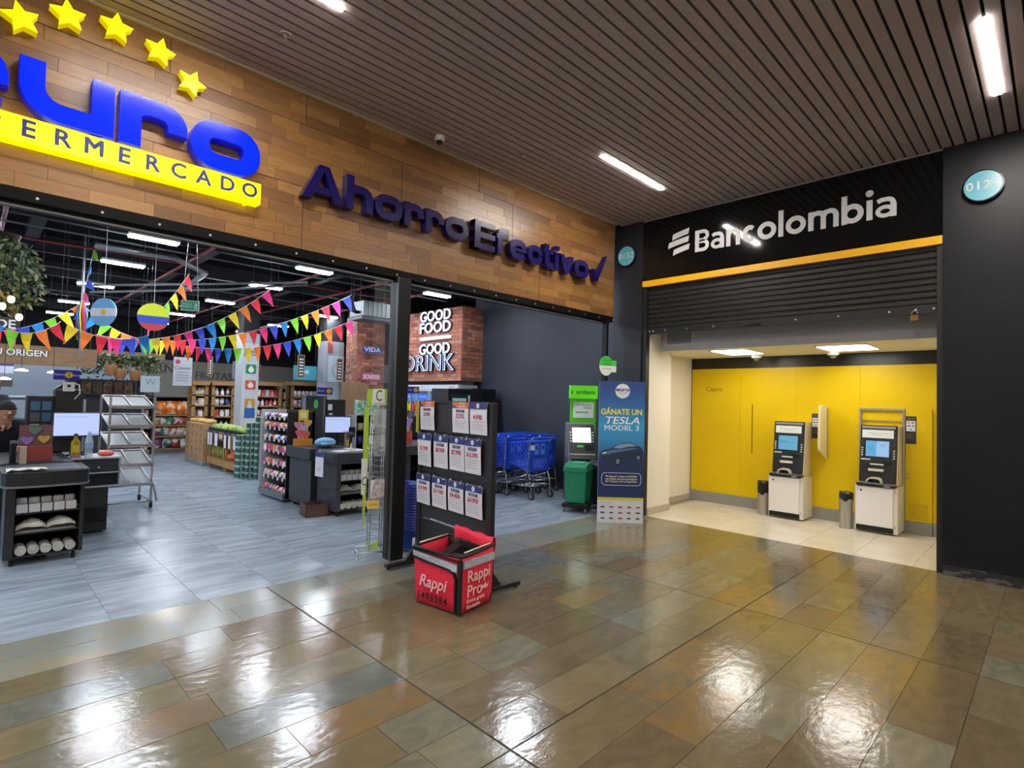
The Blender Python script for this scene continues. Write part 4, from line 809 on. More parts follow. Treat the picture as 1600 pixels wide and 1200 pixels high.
for j, (y, _) in enumerate(LAMPY + [(5.9, 0)]):
    for i, x in enumerate(LAMPX):
        if y == 5.9 and i in (2, 3): continue
        rw = ['first row, close behind the entrance header', 'second row over the checkouts', 'third row over the aisles', 'fourth row over the wooden shelves', 'last row at the far wall', 'row hidden behind the header'][j]
        cl = ['far left of the store', 'left of the store', 'above the round flags side', 'above the bunting middle', 'towards the brick bulkhead'][i]
        t = thing('strip_light', 'white strip light %s, %s' % (cl, rw), 'light', (x, y + .05*(i == 4), 3.58), 0, 'strip lights hung in the supermarket')
        put('housing', hou, t); put('diffuser', dif, t)
        put('hanger', rod, t, (.06, 0, .03)); put('hanger', rod, t, (.5, 0, .03))
# ---- air handling unit
t = thing('air_handler', 'grey ceiling air handling unit with coiled pipes above the brick pillar', 'air conditioner', (4.95, 8.8, 3.0), 0)
M().b(0, 0, 0, .72, .5, .05).build('drip_tray', C('#4b5058', .4), t); M().b(.02, .02, .05, .70, .48, .34).build('casing', mat('casing_grey', '#8b9293', .4, .4), t, bevel=.02)
for k in range(7): M().b(.06+k*.09, .012, .06, .075+k*.09, .02, .33).build('casing_rib', C('#9aa09f', .4), t)
q = M(); 
for k in range(3): q.tube([(-.1, .1+.06*k, .5), (-.14, .1+.06*k, .3), (-.08, .1+.06*k, .14), (.03, .1+.06*k, .12)], .02, 6)
q.build('pipe', MATTE, t)
for xx in (.1, .6): M().cyl((xx, .25, .34), (xx, .25, .95), .006).build('hanger', cond, t)
# ---- bunting
FC = ['#f2d21a', '#f07a1c', '#dc2436', '#ea2f7c', '#3344b8', '#1f86d8', '#7ed22c']
FM = []
for c in FC:
    q = M(); q.add([(-.073, 0, 0), (.073, 0, 0), (.055, .012, -.1), (-.05, .012, -.1), (.008, -.012, -.27), (-.073, .002, 0), (.073, .002, 0), (.055, .014, -.1), (-.05, .014, -.1), (.008, -.010, -.27)], [(0, 3, 2, 1), (3, 4, 2), (5, 6, 7, 8), (8, 7, 9), (0, 1, 6, 5), (1, 2, 7, 6), (2, 4, 9, 7), (4, 3, 8, 9), (3, 0, 5, 8)])
    FM.append(q.mesh('flag', mat('bunting_' + c[1:], c, .7, emit=0.)))
def bunting(lab, p0, p1, sag, ph=0, step=.185):
    p0 = Vector(p0); p1 = Vector(p1); t = thing('bunting', lab, 'bunting', p0, 0, 'strings of triangle bunting')
    d = p1-p0; L_ = d.length*1.03; n = max(4, int(L_/step)); P = lambda u: d*u + Vector((0, 0, -4*sag*u*(1-u)))
    M().tube([P(i/24) for i in range(25)], .004, 4).build('cord', C('#d8d4c8'), t)
    for e_ in (Vector((0, 0, 0)), d): M().cyl(e_, (e_.x, e_.y, 4.09-p0.z), .002, n=4).build('hanging_line', C('#4a4a4c'), t)
    ang = math.atan2(d.y, d.x)
    for k in range(n):
        u = (k+.5)/n; tg = P(min(1, u+.01)) - P(max(0, u-.01)); tilt = math.atan2(tg.z, math.hypot(tg.x, tg.y))
        put('flag', FM[(k+ph) % 7], t, P(u), (random.uniform(-.15, .15), -tilt*.85, ang + random.uniform(-.2, .2)))
bunting('bunting string rising to a strip light in the middle of the store', (1.45, 11, 2.50), (3.42, 9, 3.30), .36, 2)
bunting('bunting string rising to the air handling unit, upper of two', (1.97, 11.5, 2.52), (4.57, 8.5, 3.32), .30, 4)
bunting('bunting string rising to the air handling unit, lower of two', (2.7, 10.9, 2.42), (4.62, 8.5, 2.90), .22, 1)
bunting('short steep bunting string behind the yellow blue red disc', (1.95, 10.1, 2.62), (2.25, 9.0, 3.34), .05, 3)
bunting('bunting string sagging across the far left of the store', (.18, 9.1, 2.42), (.86, 9.4, 2.50), .16, 5, .15)
bunting('bunting string from the left edge up to the ribbon post', (.2, 11, 2.42), (1.25, 11, 2.98), .12, 2, .16)
bunting('bunting string falling from the ribbon post to the right', (1.25, 11.02, 2.98), (2.05, 10.9, 2.48), .10, 4, .16)
bunting('bunting string hanging low behind the blue white disc', (.95, 9.8, 2.52), (1.95, 9.8, 2.46), .13, 0, .15)
bunting('bunting string climbing from the ribbon post to the ceiling', (1.25, 10.98, 3.0), (1.33, 10.6, 3.85), .03, 3, .2)
t = thing('ribbon_post', 'ribbon covered drop post where the bunting strings meet', 'post', (1.26, 11.0, 2.1)); M().cyl((0, 0, 0), (0, 0, 1.95), .018).build('pole', GREYM, t)
for k in range(14): a = k*2.4; M().tube([(.02*math.cos(a), .02*math.sin(a), .92), (.07*math.cos(a), .07*math.sin(a), .7), (.05*math.cos(a+.6), .05*math.sin(a+.6), .35-.03*(k % 4))], .011, 4).build('ribbon', MATS['bunting_' + FC[k % 7][1:]], t)
# ---- round flags
def rflag(lab, c, r_, rz, bands, sun=False):
    t = thing('round_flag', lab, 'hanging disc', c, rz)
    edges = [(-1 + 2*sum(b[1] for b in bands[:i])/sum(b[1] for b in bands), -1 + 2*sum(b[1] for b in bands[:i+1])/sum(b[1] for b in bands)) for i in range(len(bands))]
    for (z0, z1), (col, _) in zip(edges, bands):
        n = 10; a = [z0 + (z1-z0)*i/n for i in range(n+1)]
        poly = [(r_*math.sqrt(max(0, 1-z*z)), r_*z) for z in a] + [(-r_*math.sqrt(max(0, 1-z*z)), r_*z) for z in reversed(a)]
        ded = []
        for p in poly:
            if not ded or (abs(p[0]-ded[-1][0]) + abs(p[1]-ded[-1][1])) > 1e-5: ded.append(p)
        M().pr(ded, -.008, .008).build('band', C(col, .6), t)
    if sun: M().cyl((0, -.008, 0), (0, -.011, 0), r_*.2, n=16).build('sun', C('#d8c03a'), t)
    M().cyl((0, 0, r_), (0, 0, 4.09-c[2]), .003, n=5).build('string', C('#c8c8c8'), t)
rflag('hanging round flag with pale blue and white bands', (1.26, 9.0, 2.64), .19, -52, [('#69a8d8', .36), ('#dcd8dc', .28), ('#69a8d8', .36)], True)
rflag('hanging round flag with yellow, blue and red bands', (1.93, 9.5, 2.705), .205, -2, [('#b83a40', .25), ('#2f46a8', .28), ('#c4cc22', .47)])
t = thing('exit_sign', 'green exit sign hanging on two wires', 'sign', (2.025, 8.0, 2.72), -30)
M().b(-.105, -.012, -.06, .105, .012, .075).build('panel', mat('exit_green', '#2f9a72', .4, emit=.15), t); M().ribbon(rr(-.1, -.055, .1, .07, .004, 1), .008, -.015, -.01, True).build('border', C('#cfe8dc'), t); text('lettering', 'SALIDA\nEMERGENCIA', .034, C('#d4efe2'), t, (-.03, -.0135, .01), 0, .0004); M().pr([(.05, -.04), (.062, -.01), (.058, .03), (.07, .05), (.085, .03), (.08, 0), (.092, -.04), (.08, -.04), (.07, -.01), (.06, -.04)], -.0145, -.012).build('running_mark', C('#d4efe2'), t)
for xx in (-.09, .09): M().cyl((xx, 0, .075), (xx*.25, 0, 1.39), .003, n=5).build('wire', C('#b9b9b9', .3), t)
# ---- hanging foliage and bulbs, upper left
leafm = [mat('leaf_%d' % i, c, .6) for i, c in enumerate(('#41582c', '#516a34', '#334823', '#6e6c32'))]
def foliage(t, name, n, fn, size, ms=leafm, parts=4):
    qs = [M() for _ in range(parts)]
    for k in range(n):
        p = Vector(fn()); a = Vector((random.uniform(-1, 1), random.uniform(-1, 1), random.uniform(-1.2, .3))).normalized(); b_ = a.orthogonal().normalized(); s = size*random.uniform(.6, 1.3)
        qs[k % parts].add([p, p+a*s*.5+b_*s*.28, p+a*s, p+a*s*.5-b_*s*.28], [(0, 1, 2, 3)])
    for i, q in enumerate(qs): tag(q.build(name, ms[i % len(ms)], t), kind='stuff')
random.seed(5)
t = thing('hanging_planter', 'large hanging leafy plant at the upper left with warm bulbs', 'plant', (.22, 8.5, 3.35)); M().cyl((0, 0, -.05), (0, 0, .7), .006).build('hanger', cond, t); M().lathe([(.05, -.12), (.14, -.1), (.17, 0)]).build('pot', C('#3a2d22'), t)
def sp():
    while True:
        x, y, z = random.uniform(-1, 1), random.uniform(-1, 1), random.uniform(-1, 1)
        if x*x+y*y+z*z < 1: return (x*.40, y*.36, z*.48-.46)
foliage(t, 'leaves', 900, sp, .085)
for k, p in enumerate(((.317, 8.2, 2.58), (.25, 8.25, 2.50), (.395, 8.3, 2.40))):
    t = thing('pendant_bulb', ['warm bulb hanging highest under the leafy plant', 'warm bulb hanging against the picture edge', 'warm bulb hanging lowest under the leafy plant'][k], 'bulb', p, 0, 'warm pendant bulbs'); M().sph((0, 0, 0), (.032, .032, .042)).build('globe', mat('bulb_glow', '#ffd9a0', .3, emit=14, ecol='#ffb765'), t); M().cyl((0, 0, .035), (0, 0, .08), .016).build('socket', MATTE, t); M().cyl((0, 0, .08), (0, 0, .7), .004, n=5).build('cord', MATTE, t)
# ---- brick bulkhead with lit letters, over the coolers
random.seed(9)
bw = struct(M().b(7.235, 8.745, 1.98, 7.8, 10.8, 3.54).build('wall_brick_bulkhead', mat('mortar', '#8f6f5f', .9)), 'brick clad bulkhead with lit lettering above the coolers', 'wall')
BM = [mat('brick_%d' % i, c, .75, noise=(9, (1, 1, 1), .35, .7), col2=d, rnd=.1) for i, (c, d) in enumerate((('#b0705a', '#9c5f4b'), ('#935645', '#a3654f'), ('#bb826a', '#a86c59'), ('#744a3f', '#885747')))]
bY = {}
def brick_face(parent, plane, c0, a0, a1, z0, z1, L_, h, seed, limit=10000):
    random.seed(seed); r_ = 0; z = z0
    while z < z1 - .01:
        a = a0 - (L_/2 if r_ % 2 else 0)
        while a < a1 - .005:
            b0, b1 = max(a, a0), min(a+L_, a1)
            if b1-b0 > .02:
                m = random.choices(BM, [3, 3, 2, 1.2])[0]; key = (plane, round(b1-b0, 3), h, m.name)
                if key not in bY:
                    w2 = (b1-b0)/2-.004
                    bY[key] = (M().b(-.012, -w2, .004, .012, w2, h-.004) if plane == 'x' else M().b(-w2, -.012, .004, w2, .012, h-.004)).mesh('brick', m)
                put('brick', bY[key], parent, (c0, (b0+b1)/2, z) if plane == 'x' else ((b0+b1)/2, c0, z))
            a += L_
        z += h; r_ += 1
brick_face(bw, 'x', 7.228, 8.73, 10.8, 1.98, 3.54, .23, .078, 1); brick_face(bw, 'y', 8.738, 7.24, 7.8, 1.98, 3.54, .23, .078, 2)
sg = thing('lit_slogan_sign', 'white lit channel letters on the brick bulkhead', 'sign', (7.215, 10.16, 1.98), -90)
lw = mat('letter_lit_white', '#e8f0ff', .4, emit=1.05, ecol='#dbe8ff'); lb = mat('letter_return_navy', '#1c2340', .4)
for s, z, sz, xx, tw in (('GOOD', 1.415, .26, .56, 1.08), ('FOOD', 1.16, .26, .56, 1.09), ('GOOD', .69, .26, .56, 1.07), ('DRINK', .38, .40, .33, 1.78)):
    b_ = .010 if s != 'DRINK' else .006
    o = text('letter_row', s, sz*1.25, lw, sg, (xx, -.055, z), 0, .006, b_); k = tw/max(.01, o.dimensions.x); o.scale.x = k
    o = text('letter_back', s, sz*1.25, lb, sg, (xx, -.026, z), 0, .022, b_+.022); o.scale.x = k
    if s == 'DRINK':
        o = text('letter_inline', s, sz*1.25, C('#2a3f7c'), sg, (xx, -.063, z), 0, .001, -.012); o.scale.x = k
M().b(.03, -.06, .905, 1.10, -.02, .965).build('divider_bar', lw, sg)
# ---- coolers under the bulkhead
cl = thing('drinks_cooler', 'white glass door drinks cooler under the brick bulkhead', 'cooler', (7.24, 10.8, 0), -90)
M().b(0, 0, 0, 2.0, .5, 1.70).build('cabinet', mat('cooler_dark_inside', '#3c4048', .5), cl); M().b(0, -.03, 1.80, 2.0, .5, 1.90).build('top_header', C('#c9ccd4'), cl); M().b(0, -.02, 1.7, 2.0, .5, 1.8).build('canopy_box', C('#565b66'), cl)
text('header_lettering', 'ERVOS', .05, C('#a8324a'), cl, (1.8, -.0315, 1.85), 0, .0005, .01)
for k in range(4):
    d = M().ribbon(rr(.02+.495*k, .08, .495+.495*k, 1.78, .01, 1), .035, -.03, 0, True).build('door', C('#b9bcc4', .4), cl)
    M().b(.04+.495*k, -.012, .1, .475+.495*k, -.008, 1.50).build('pane', gl, d); M().b(.04+.495*k, -.016, 1.52, .475+.495*k, -.006, 1.74).build('poster_band', mat('cooler_blue', '#2f6ac0', .4, emit=.35, ecol='#3b7be0'), d); text('poster_lettering', 'Bienvenida', .06, C('#cfe0f4'), d, (.255+.495*k, -.018, 1.64), 0, .0005)
    for z in (.55, .95, 1.3): M().b(.04+.495*k, .0, z, .475+.495*k, .02, z+.012).build('shelf', C('#9a9da4'), cl)
random.seed(21)
bot = M().lathe([(.035, 0), (.036, .13), (.014, .19), (.013, .23)], n=8)
PC = ['#c8702c', '#b8342c', '#3f7ac8', '#d8b23a', '#2f8a4c', '#7a4a2c', '#cfd4da', '#8a3f8c']
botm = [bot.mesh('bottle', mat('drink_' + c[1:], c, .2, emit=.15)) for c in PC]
for j, z in enumerate((.562, .962, 1.312)):
    for k in range(16):
        if k < 10 or random.random() < .8:
            o = put('drink_bottle', random.choice(botm), None, (7.226, 10.72-.118*k, z), (0, 0, 0)); o.location.x = 7.2 + 0; o.location = (7.205+.0, 10.72-.118*k, z)
            tag(o, 'drink bottle, %s on the %s shelf behind the cooler glass' % (ORD[k], ['lower', 'middle', 'upper'][j]), 'bottle', 'bottles in the drinks cooler')
t = thing('glass_front_cooler', 'small black upright cooler with a lit glass front', 'cooler', (6.44, 8.12, 0), 0)
M().b(0, .02, 0, .56, .55, 1.80).build('cabinet', BLACK, t, bevel=.006); M().b(.05, .0, .2, .46, .02, 1.70).build('door', DARK, t); M().b(.08, -.004, .3, .42, .002, 1.62).build('glass_front', mat('cooler_teal', '#7fb0a8', .2, emit=.25, ecol='#9fd0c4'), t); M().b(.47, -.01, 1.55, .51, .0, 1.68).build('thermometer', C('#d8dce0'), t); M().lathe([(.03, 1.35), (.03, 1.52), (.012, 1.58)], (.16, -.01, 0), 10).build('bottle_print', C('#d0dcd6'), t)
t = thing('black_cabinet', 'tall plain black cabinet against the dark wall', 'cabinet', (7.02, 8.12, 0), 0); M().b(0, .02, 0, .64, .55, 1.82).build('body', BLACK, t, bevel=.006); M().b(.02, 0, .06, .31, .02, 1.80).build('door', mat('cab_door', '#121316', .5), t); M().b(.33, 0, .06, .62, .02, 1.80).build('door', MATS['cab_door'], t); M().b(.295, -.012, .9, .305, 0, 1.05).build('handle', GREYM, t)
# ============================================================ checkouts
ck = mat('counter_black', '#1b1c1f', .4); ckd = mat('counter_charcoal', '#33353b', .45); edge = mat('counter_edge', '#8d9096', .35, .6)
def checkout(lab, x, y, rz, body_l, m1):
    t = thing('checkout_counter', lab, 'checkout', (x, y, 0), rz)
    W = .56
    M().b(0, 0, .07, .07, .55, .70).build('side_panel', m1, t, bevel=.004); M().b(W-.03, 0, .07, W, .55, .70).build('side_panel', m1, t)
    M().b(.07, .48, .07, W-.03, .55, .70).build('back_panel', MATTE, t)
    for z in (.085, .29, .47): M().b(.07, .012, z-.012, W-.03, .48, z).build('shelf', ck, t)
    pl = [(-.03, .60), (-.03, .06), (.0, -.02), (.10, -.055), (W/2, -.07), (W-.06, -.055), (W+.02, 0), (W+.04, .10), (W+.04, .60)]
    M().pr(pl, .70, .845, 'z').build('deck', m1, t, bevel=.006); M().pr([(a*1.012-.003, b_-.006) for a, b_ in pl], .706, .722, 'z').build('edge_trim', edge if m1 is ck else ckd, t)
    M().b(.02, .02, .845, W-.02, .60, .850).build('scanner_plate', C('#5b5e63', .3), t)
    M().b(-.06, .62, .05, .36, body_l, .70).build('body', m1, t, bevel=.004); M().b(-.10, .60, .70, W-.02, body_l+.05, .86).build('counter_top', m1, t, bevel=.005)
    M().b(.0, .64, .86, W-.1, body_l, .864).build('belt', MATTE, t)
    for a, b_ in ((.06, .06), (W-.06, .06), (.06, .5), (0.0, body_l-.1)): M().cyl((a, b_, 0), (a, b_, .07), .016).build('foot', MATTE, t)
    return t
checkout('black checkout counter with an open shelf end at the left edge', .285, 6.60, 0, 1.9, ck)
checkout('charcoal checkout counter in the middle of the entrance', 3.50, 6.74, 0, 1.33, ckd)
checkout('dark checkout counter seen right of the door post', 4.95, 7.25, 0, 1.1, ckd)
# goods stored in the shelf ends
bxm = M().b(0, 0, 0, .078, .07, .078).mesh('carton', mat('carton_white', '#cfcfd4', .6, rnd=.06), bevel=.003); tubem = M().lathe([(.039, 0), (.04, .09), (.036, .1)], n=14).mesh('paper_roll', mat('roll_white', '#c6c6cc', .7, rnd=.06))
for ox, oy, nm in ((.36, 6.62, 'left'), (3.575, 6.76, 'middle')):
    for k in range(5): tag(put('paper_carton', bxm, None, (ox+.003+.087*k, oy+.005, .4705)), 'small white carton, %s from the left on the %s checkout shelf' % (ORD[k], nm), 'carton', 'white cartons on the %s checkout shelf' % nm)
    for k in range(5): tag(put('receipt_roll', tubem, None, (ox+.045+.087*k, oy+.14, .4705 + .02)), 'white receipt roll, %s from the left behind the %s checkout cartons' % (ORD[k], nm), 'receipt roll', 'receipt rolls at the %s checkout' % nm)
    M_ = M().b(ox-.02+.02, oy+.09, .4705, ox+.46, oy+.2, .4905); tag(M_.build('roll_riser', PAPER), 'pale riser board under the receipt rolls of the %s checkout' % nm, 'riser')
    random.seed(4)
    for k in range(2):
        q = M(); vs_ = []
        for i in range(9):
            for j in range(6): u, v = i/8, j/5; vs_.append((ox+.01+.215*k+.21*u, oy+.02+.22*v, .2905 + .10*math.sin(PI*min(1, max(0, u*.9+.05)))**.4*math.sin(PI*(v*.85+.075))**.5*(1+.12*math.sin(8*u+6*v+k))))
        q.add(vs_, [(i*6+j, i*6+j+1, (i+1)*6+j+1, (i+1)*6+j) for i in range(8) for j in range(5)], True); q.add([(ox+.01+.215*k+.21*a, oy+.02+.22*b_, .2905) for a, b_ in ((0, 0), (1, 0), (1, 1), (0, 1))], [(0, 1, 2, 3)])
        tag(q.build('plastic_bag_bundle', mat('bag_film', '#c4c6c4', .35, noise=(14, (1, 1, 1), .35, .65), col2='#e2e2de')), 'bundle of white plastic bags, %s half of the %s checkout shelf' % (['nearer', 'farther'][k], nm), 'bag bundle', 'plastic bag bundles at the %s checkout' % nm)
    for k in range(5):
        q = M(); n = 18
        q.cyl((0, 0, 0), (0, .2, 0), .041, n=14); q.cyl((0, -.003, 0), (0, 0, 0), .014, n=8)
        sp_ = [((.006+.033*i/26)*math.cos(i*.62), -.004, (.006+.033*i/26)*math.sin(i*.62)) for i in range(27)]
        o = tag(q.build('bag_roll', MATS['bag_film'], None, (ox+.045+.088*k, oy+.01, .128)), 'rolled plastic bags, %s from the left on the bottom %s checkout shelf' % (ORD[k], nm), 'bag roll', 'bag rolls at the %s checkout' % nm)
        M().tube(sp_, .0022, 4).build('spiral_edge', C('#8d8a80'), o)
# ---- drawer cabinet beside the left checkout, and what stands on it
t = thing('drawer_cabinet', 'black drawer cabinet with white shelf edges beside the left checkout', 'cabinet', (.89, 7.62, 0), 0)
M().b(.02, .02, .02, .30, .5, .52).build('pedestal', ck, t, bevel=.004); M().b(-.05, 0, .51, .40, .5, .527).build('shelf_board', C('#aab0bc'), t); M().b(-.05, 0, .665, .40, .5, .68).build('shelf_board', C('#aab0bc'), t); M().b(-.05, -.01, .83, .41, .5, .846).build('top_board', C('#b4b8c2'), t)
M().b(-.04, .01, .69, .38, .5, .82).build('drawer', DARK, t); o = M().b(-.04, .03, .53, .38, .5, .655).build('printer_box', MATTE, t); M().b(.385, .0, .527, .40, .5, .83).build('side_panel', C('#8d93a0'), t); M().cyl((.2, .01, .735), (.2, -.005, .735), .012).build('knob', CHROME, t); M().b(-.0, .0, .12, .28, .018, .28).build('waste_flap', MATTE, t)
def monitor(lab, x, y, z, w_, h, rz, rise, c):
    t = thing('monitor', lab, 'monitor', (x, y, z), rz); M().b(-w_/2, -.015, rise, w_/2, .02, rise+h).build('bezel', DARK, t, bevel=.004); M().b(-w_/2+.015, -.018, rise+.02, w_/2-.015, -.014, rise+h-.012).build('screen', mat('pos_screen', '#aebce8', .2, emit=.75, ecol='#b4c4f4'), t)
    M().b(-.03, 0, .01, .03, .03, rise+.05).build('stand', MATTE, t); M().b(-.1, -.06, 0, .1, .08, .012).build('stand_base', MATTE, t); M().b(-w_/2+.03, -.0195, rise+h-.055, w_*.25, -.0178, rise+h-.052).build('screen_line', C('#8d9ac4'), t); M().b(w_/2-.12, -.0195, rise+.028, w_/2-.02, -.0178, rise+.036).build('screen_button', C('#4a66c8'), t)
monitor('flat till monitor with a pale blue screen at the left checkout', .915, 7.95, .846, .44, .285, 0, .21, 0)
monitor('flat till monitor with a pale blue screen at the middle checkout', 4.0, 7.72, .864, .40, .26, -12, .17, 1)
t = thing('olive_oil_bottle', 'bottle of golden olive oil below the left till monitor', 'bottle', (.885, 7.70, .846)); M().b(-.045, -.045, 0, .045, .045, .03).build('base_box', C('#8a6a6a'), t); M().lathe([(.038, .03), (.042, .04), (.042, .17), (.018, .21), (.016, .24)], n=14).build('glass', mat('oil', '#9a8410', .08, spec=.7), t); M().lathe([(.018, .235), (.018, .265)], n=12).build('cap', C('#3a3328'), t); M().b(-.03, -.0445, .06, .03, -.0415, .14).build('label', C('#c8b430'), t)
t = thing('water_bottle', 'clear water bottle with a blue label below the till monitor', 'bottle', (1.0, 7.68, .846)); M().lathe([(.034, 0), (.038, .02), (.036, .12), (.039, .17), (.03, .22), (.014, .26), (.013, .275)], n=14).build('bottle_body', mat('clear_pet', '#cdd8e0', .06, alpha=.45), t); M().lathe([(.039, .10), (.039, .17)], n=14).build('label', C('#8fb4de'), t); M().lathe([(.016, .27), (.016, .29)], n=12).build('cap', C('#dfe6ee'), t)
t = thing('red_pouch', 'coral red pouch lying on the left drawer cabinet', 'pouch', (1.17, 7.75, .846), 20); M().sph((0, 0, .03), (.085, .06, .035)).build('body', C('#d0584c', .6), t); M().ob((0, 0, .055), (.1, .02, .01), (.2, .1, 0)).build('zip', C('#e8e0dc'), t)
t = thing('display_tower', 'black tower of small hanging goods behind the left checkout', 'display tower', (.50, 8.26, .864), 0)
M().b(0, 0, 0, .23, .3, .65).build('case', BLACK, t); M().b(.24, -.02, 0, .50, .25, .74).build('column', ck, t, bevel=.012); M().pr([(.24, .74), (.50, .74), (.46, .79), (.30, .79)], 0, .22).build('column_cap', ck, t)
random.seed(8)
for j in range(4):
    for k in range(2): M().b(.03+.10*k, -.008, .10+.13*j, .11+.10*k, 0, .20+.13*j).build('blister_pack', C(random.choice(['#3c6a8c', '#4a4f58', '#2f3a44', '#8a9aa6', '#55503c', '#335a7c'])), t)
text('lettering', 'STILIN   S', .05, C('#9aa0a6'), t, (.11, -.004, .05), 0, .001)
M().b(.50, .02, .0, .53, .10, .62).build('side_strip', C('#c4c6ca'), t)
t = thing('card_terminal', 'white payment device with cable above the black tower', 'device', (.85, 8.225, 1.575), 0); M().b(-.05, -.02, 0, .06, .0, .11).build('body', WHITE, t, bevel=.008); M().b(-.01, -.023, .05, .02, -.019, .08).build('sensor', MATTE, t); M().tube([(.05, -.01, .1), (.10, -.01, .08), (.11, -.01, -.02), (.06, -.015, -.09)], .006, 5).build('cable', WHITE, t)
t = thing('candy_display', 'red and purple card display with hearts on the left checkout', 'display box', (.40, 7.32, .864), 0); M().b(0, 0, 0, .26, .10, .15).build('tray', C('#8a3a34'), t); M().b(0, .09, .12, .26, .10, .36).build('back_card', C('#6f4a4c'), t)
for xx, zz, c in ((.06, .21, '#8a6ab0'), (.19, .22, '#b89a40'), (.12, .31, '#4a7a68')):
    M().pr([(xx + .05*(math.sin(a*PI/10)**3), zz + .05*(.81*math.cos(a*PI/10)-.31*math.cos(2*a*PI/10)-.12*math.cos(3*a*PI/10))) for a in range(20)], .075, .088).build('heart', C(c), t)
t = thing('hand_scanner', 'black hand scanner standing at the left checkout', 'scanner', (.345, 7.12, .864), 0); M().b(-.03, -.03, 0, .03, .03, .02).build('base', MATTE, t); M().tube([(0, 0, .02), (0, .01, .12), (0, -.02, .19)], .024, 8).build('grip', MATTE, t); M().ob((0, -.03, .20), (.05, .09, .045), (.3, 0, 0)).build('head', MATTE, t, bevel=.008); M().b(.05, 0, 0, .10, .03, .17).build('pen_cup', C('#b8a898'), t)
t = thing('paper_sheet', 'crumpled white cloth lying on the left checkout deck', 'cloth', (.30, 6.56, .85), 0)
q = M(); q.add([(.28*i/7-.02, .16*j/4, .004+.022*abs(math.sin(i*1.3+j))) for i in range(8) for j in range(5)], [(i*5+j, i*5+j+1, (i+1)*5+j+1, (i+1)*5+j) for i in range(7) for j in range(4)], True); q.build('cloth', C('#c2c4b4', .8), t)
def lane(lab, x, y, z, n_, rz=0, base=.864):
    t = thing('lane_sign', lab, 'sign', (x, y, z), rz); M().b(-.12, -.02, 0, .12, .02, .115).build('panel', C('#2a2390'), t, bevel=.003); M().cyl((.02 if n_ == '2' else .06, -.02, .058), (.02 if n_ == '2' else .06, -.023, .058), .036, n=18).build('number_disc', C('#e8c01c'), t); text('number', n_, .06, C('#3a3010'), t, (.02 if n_ == '2' else .06, -.0245, .058), 0, .0005, .01); text('lettering', 'Ahorro', .034, C('#cfcdf0'), t, (-.065, -.0215, .06), 0, .0005, .015, shear=.2)
    if n_ == '2': text('lettering', 'Ahorro', .03, C('#cfcdf0'), t, (.09, -.0215, .055), 0, .0005, .01, shear=.2)
    M().cyl((0, .01, base-z), (0, .01, .0), .012).build('pole', GREYM, t)
lane('purple lane sign with a centred yellow disc above the left checkout', .83, 8.22, 1.71, '2', 0, 1.654); lane('purple lane sign with a yellow disc above the middle checkout', 4.16, 8.5, 1.62, '1', -8, 0); lane('purple lane sign with a yellow disc right of the door post', 5.38, 7.8, 1.68, '4', -10, .864)
# ---- things on the middle checkout
t = thing('tobacco_tower', 'tall black dispenser tower behind the middle checkout', 'dispenser', (4.12, 8.72, 0), -8); M().b(-.16, 0, 0, .18, .28, 1.60).build('case', ckd, t, bevel=.006); M().b(.19, 0, 0, .50, .28, 1.54).build('case_wing', ck, t); M().b(-.20, -.01, .86, -.165, .02, 1.56).build('pack_column', C('#8f98b4'), t); M().pr([(.0+.035*math.cos(a*PI/8), 1.46+.075*math.sin(a*PI/8)) for a in range(16)], -.006, 0).build('oval_sticker', C('#4cc46a'), t); M().b(.2, -.008, 1.36, .27, 0, 1.46).build('white_device', WHITE, t); M().b(.22, -.006, 1.28, .28, 0, 1.31).build('tag', C('#c9ccd2'), t)
t = thing('payment_terminal', 'black card reader on an arm at the middle checkout', 'device', (3.98, 7.25, .864), -25); M().cyl((0, 0, 0), (0, 0, .16), .012).build('arm', MATTE, t); M().ob((0, -.02, .22), (.09, .03, .17), (.5, 0, 0)).build('body', MATTE, t, bevel=.008); M().ob((0, -.04, .25), (.07, .006, .06), (.5, 0, 0)).build('screen', C('#6a7480', .2), t)
t = thing('paper_stack', 'white papers and tray on the middle checkout deck', 'papers', (3.76, 6.78, .85), 10); M().b(-.2, 0, 0, .22, .2, .012).build('sheet', PAPER, t); M().ob((.02, .1, .03), (.18, .1, .006), (.2, .1, .4)).build('loose_sheet', WHITE, t); M().pr([(-.03, 0), (.03, 0), (.0, .12)], .05, .06).build('folded_card', WHITE, t)
t = thing('ticket_printer', 'black ticket printer with a pale lid at the middle checkout', 'printer', (4.16, 7.05, .864), -10); M().b(-.08, -.08, 0, .08, .08, .11).build('body', DARK, t, bevel=.008); M().b(-.07, -.085, .07, .07, -.079, .10).build('lid', C('#a9a79c'), t)
t = thing('gift_card_display', 'display of heart cards and flyers on the middle checkout', 'display', (3.50, 7.78, .864), -20); M().b(-.13, 0, 0, .13, .08, .10).build('tray', C('#d88a30'), t)
for xx, zz, c in ((-.07, .30, '#d88aa8'), (.0, .26, '#c8a8d8'), (.06, .33, '#e4b060'), (-.05, .18, '#e05a78'), (.04, .16, '#d86a4c')): M().pr([(xx + .06*(math.sin(a*PI/8)**3), zz + .07*(.81*math.cos(a*PI/8)-.31*math.cos(2*a*PI/8)-.12*math.cos(3*a*PI/8))) for a in range(16)], .03+.01*xx, .04+.01*xx).build('heart_card', C(c), t); M().cyl((xx, .04, .08), (xx, .04, zz), .004, n=5).build('card_pick', WHITE, t)
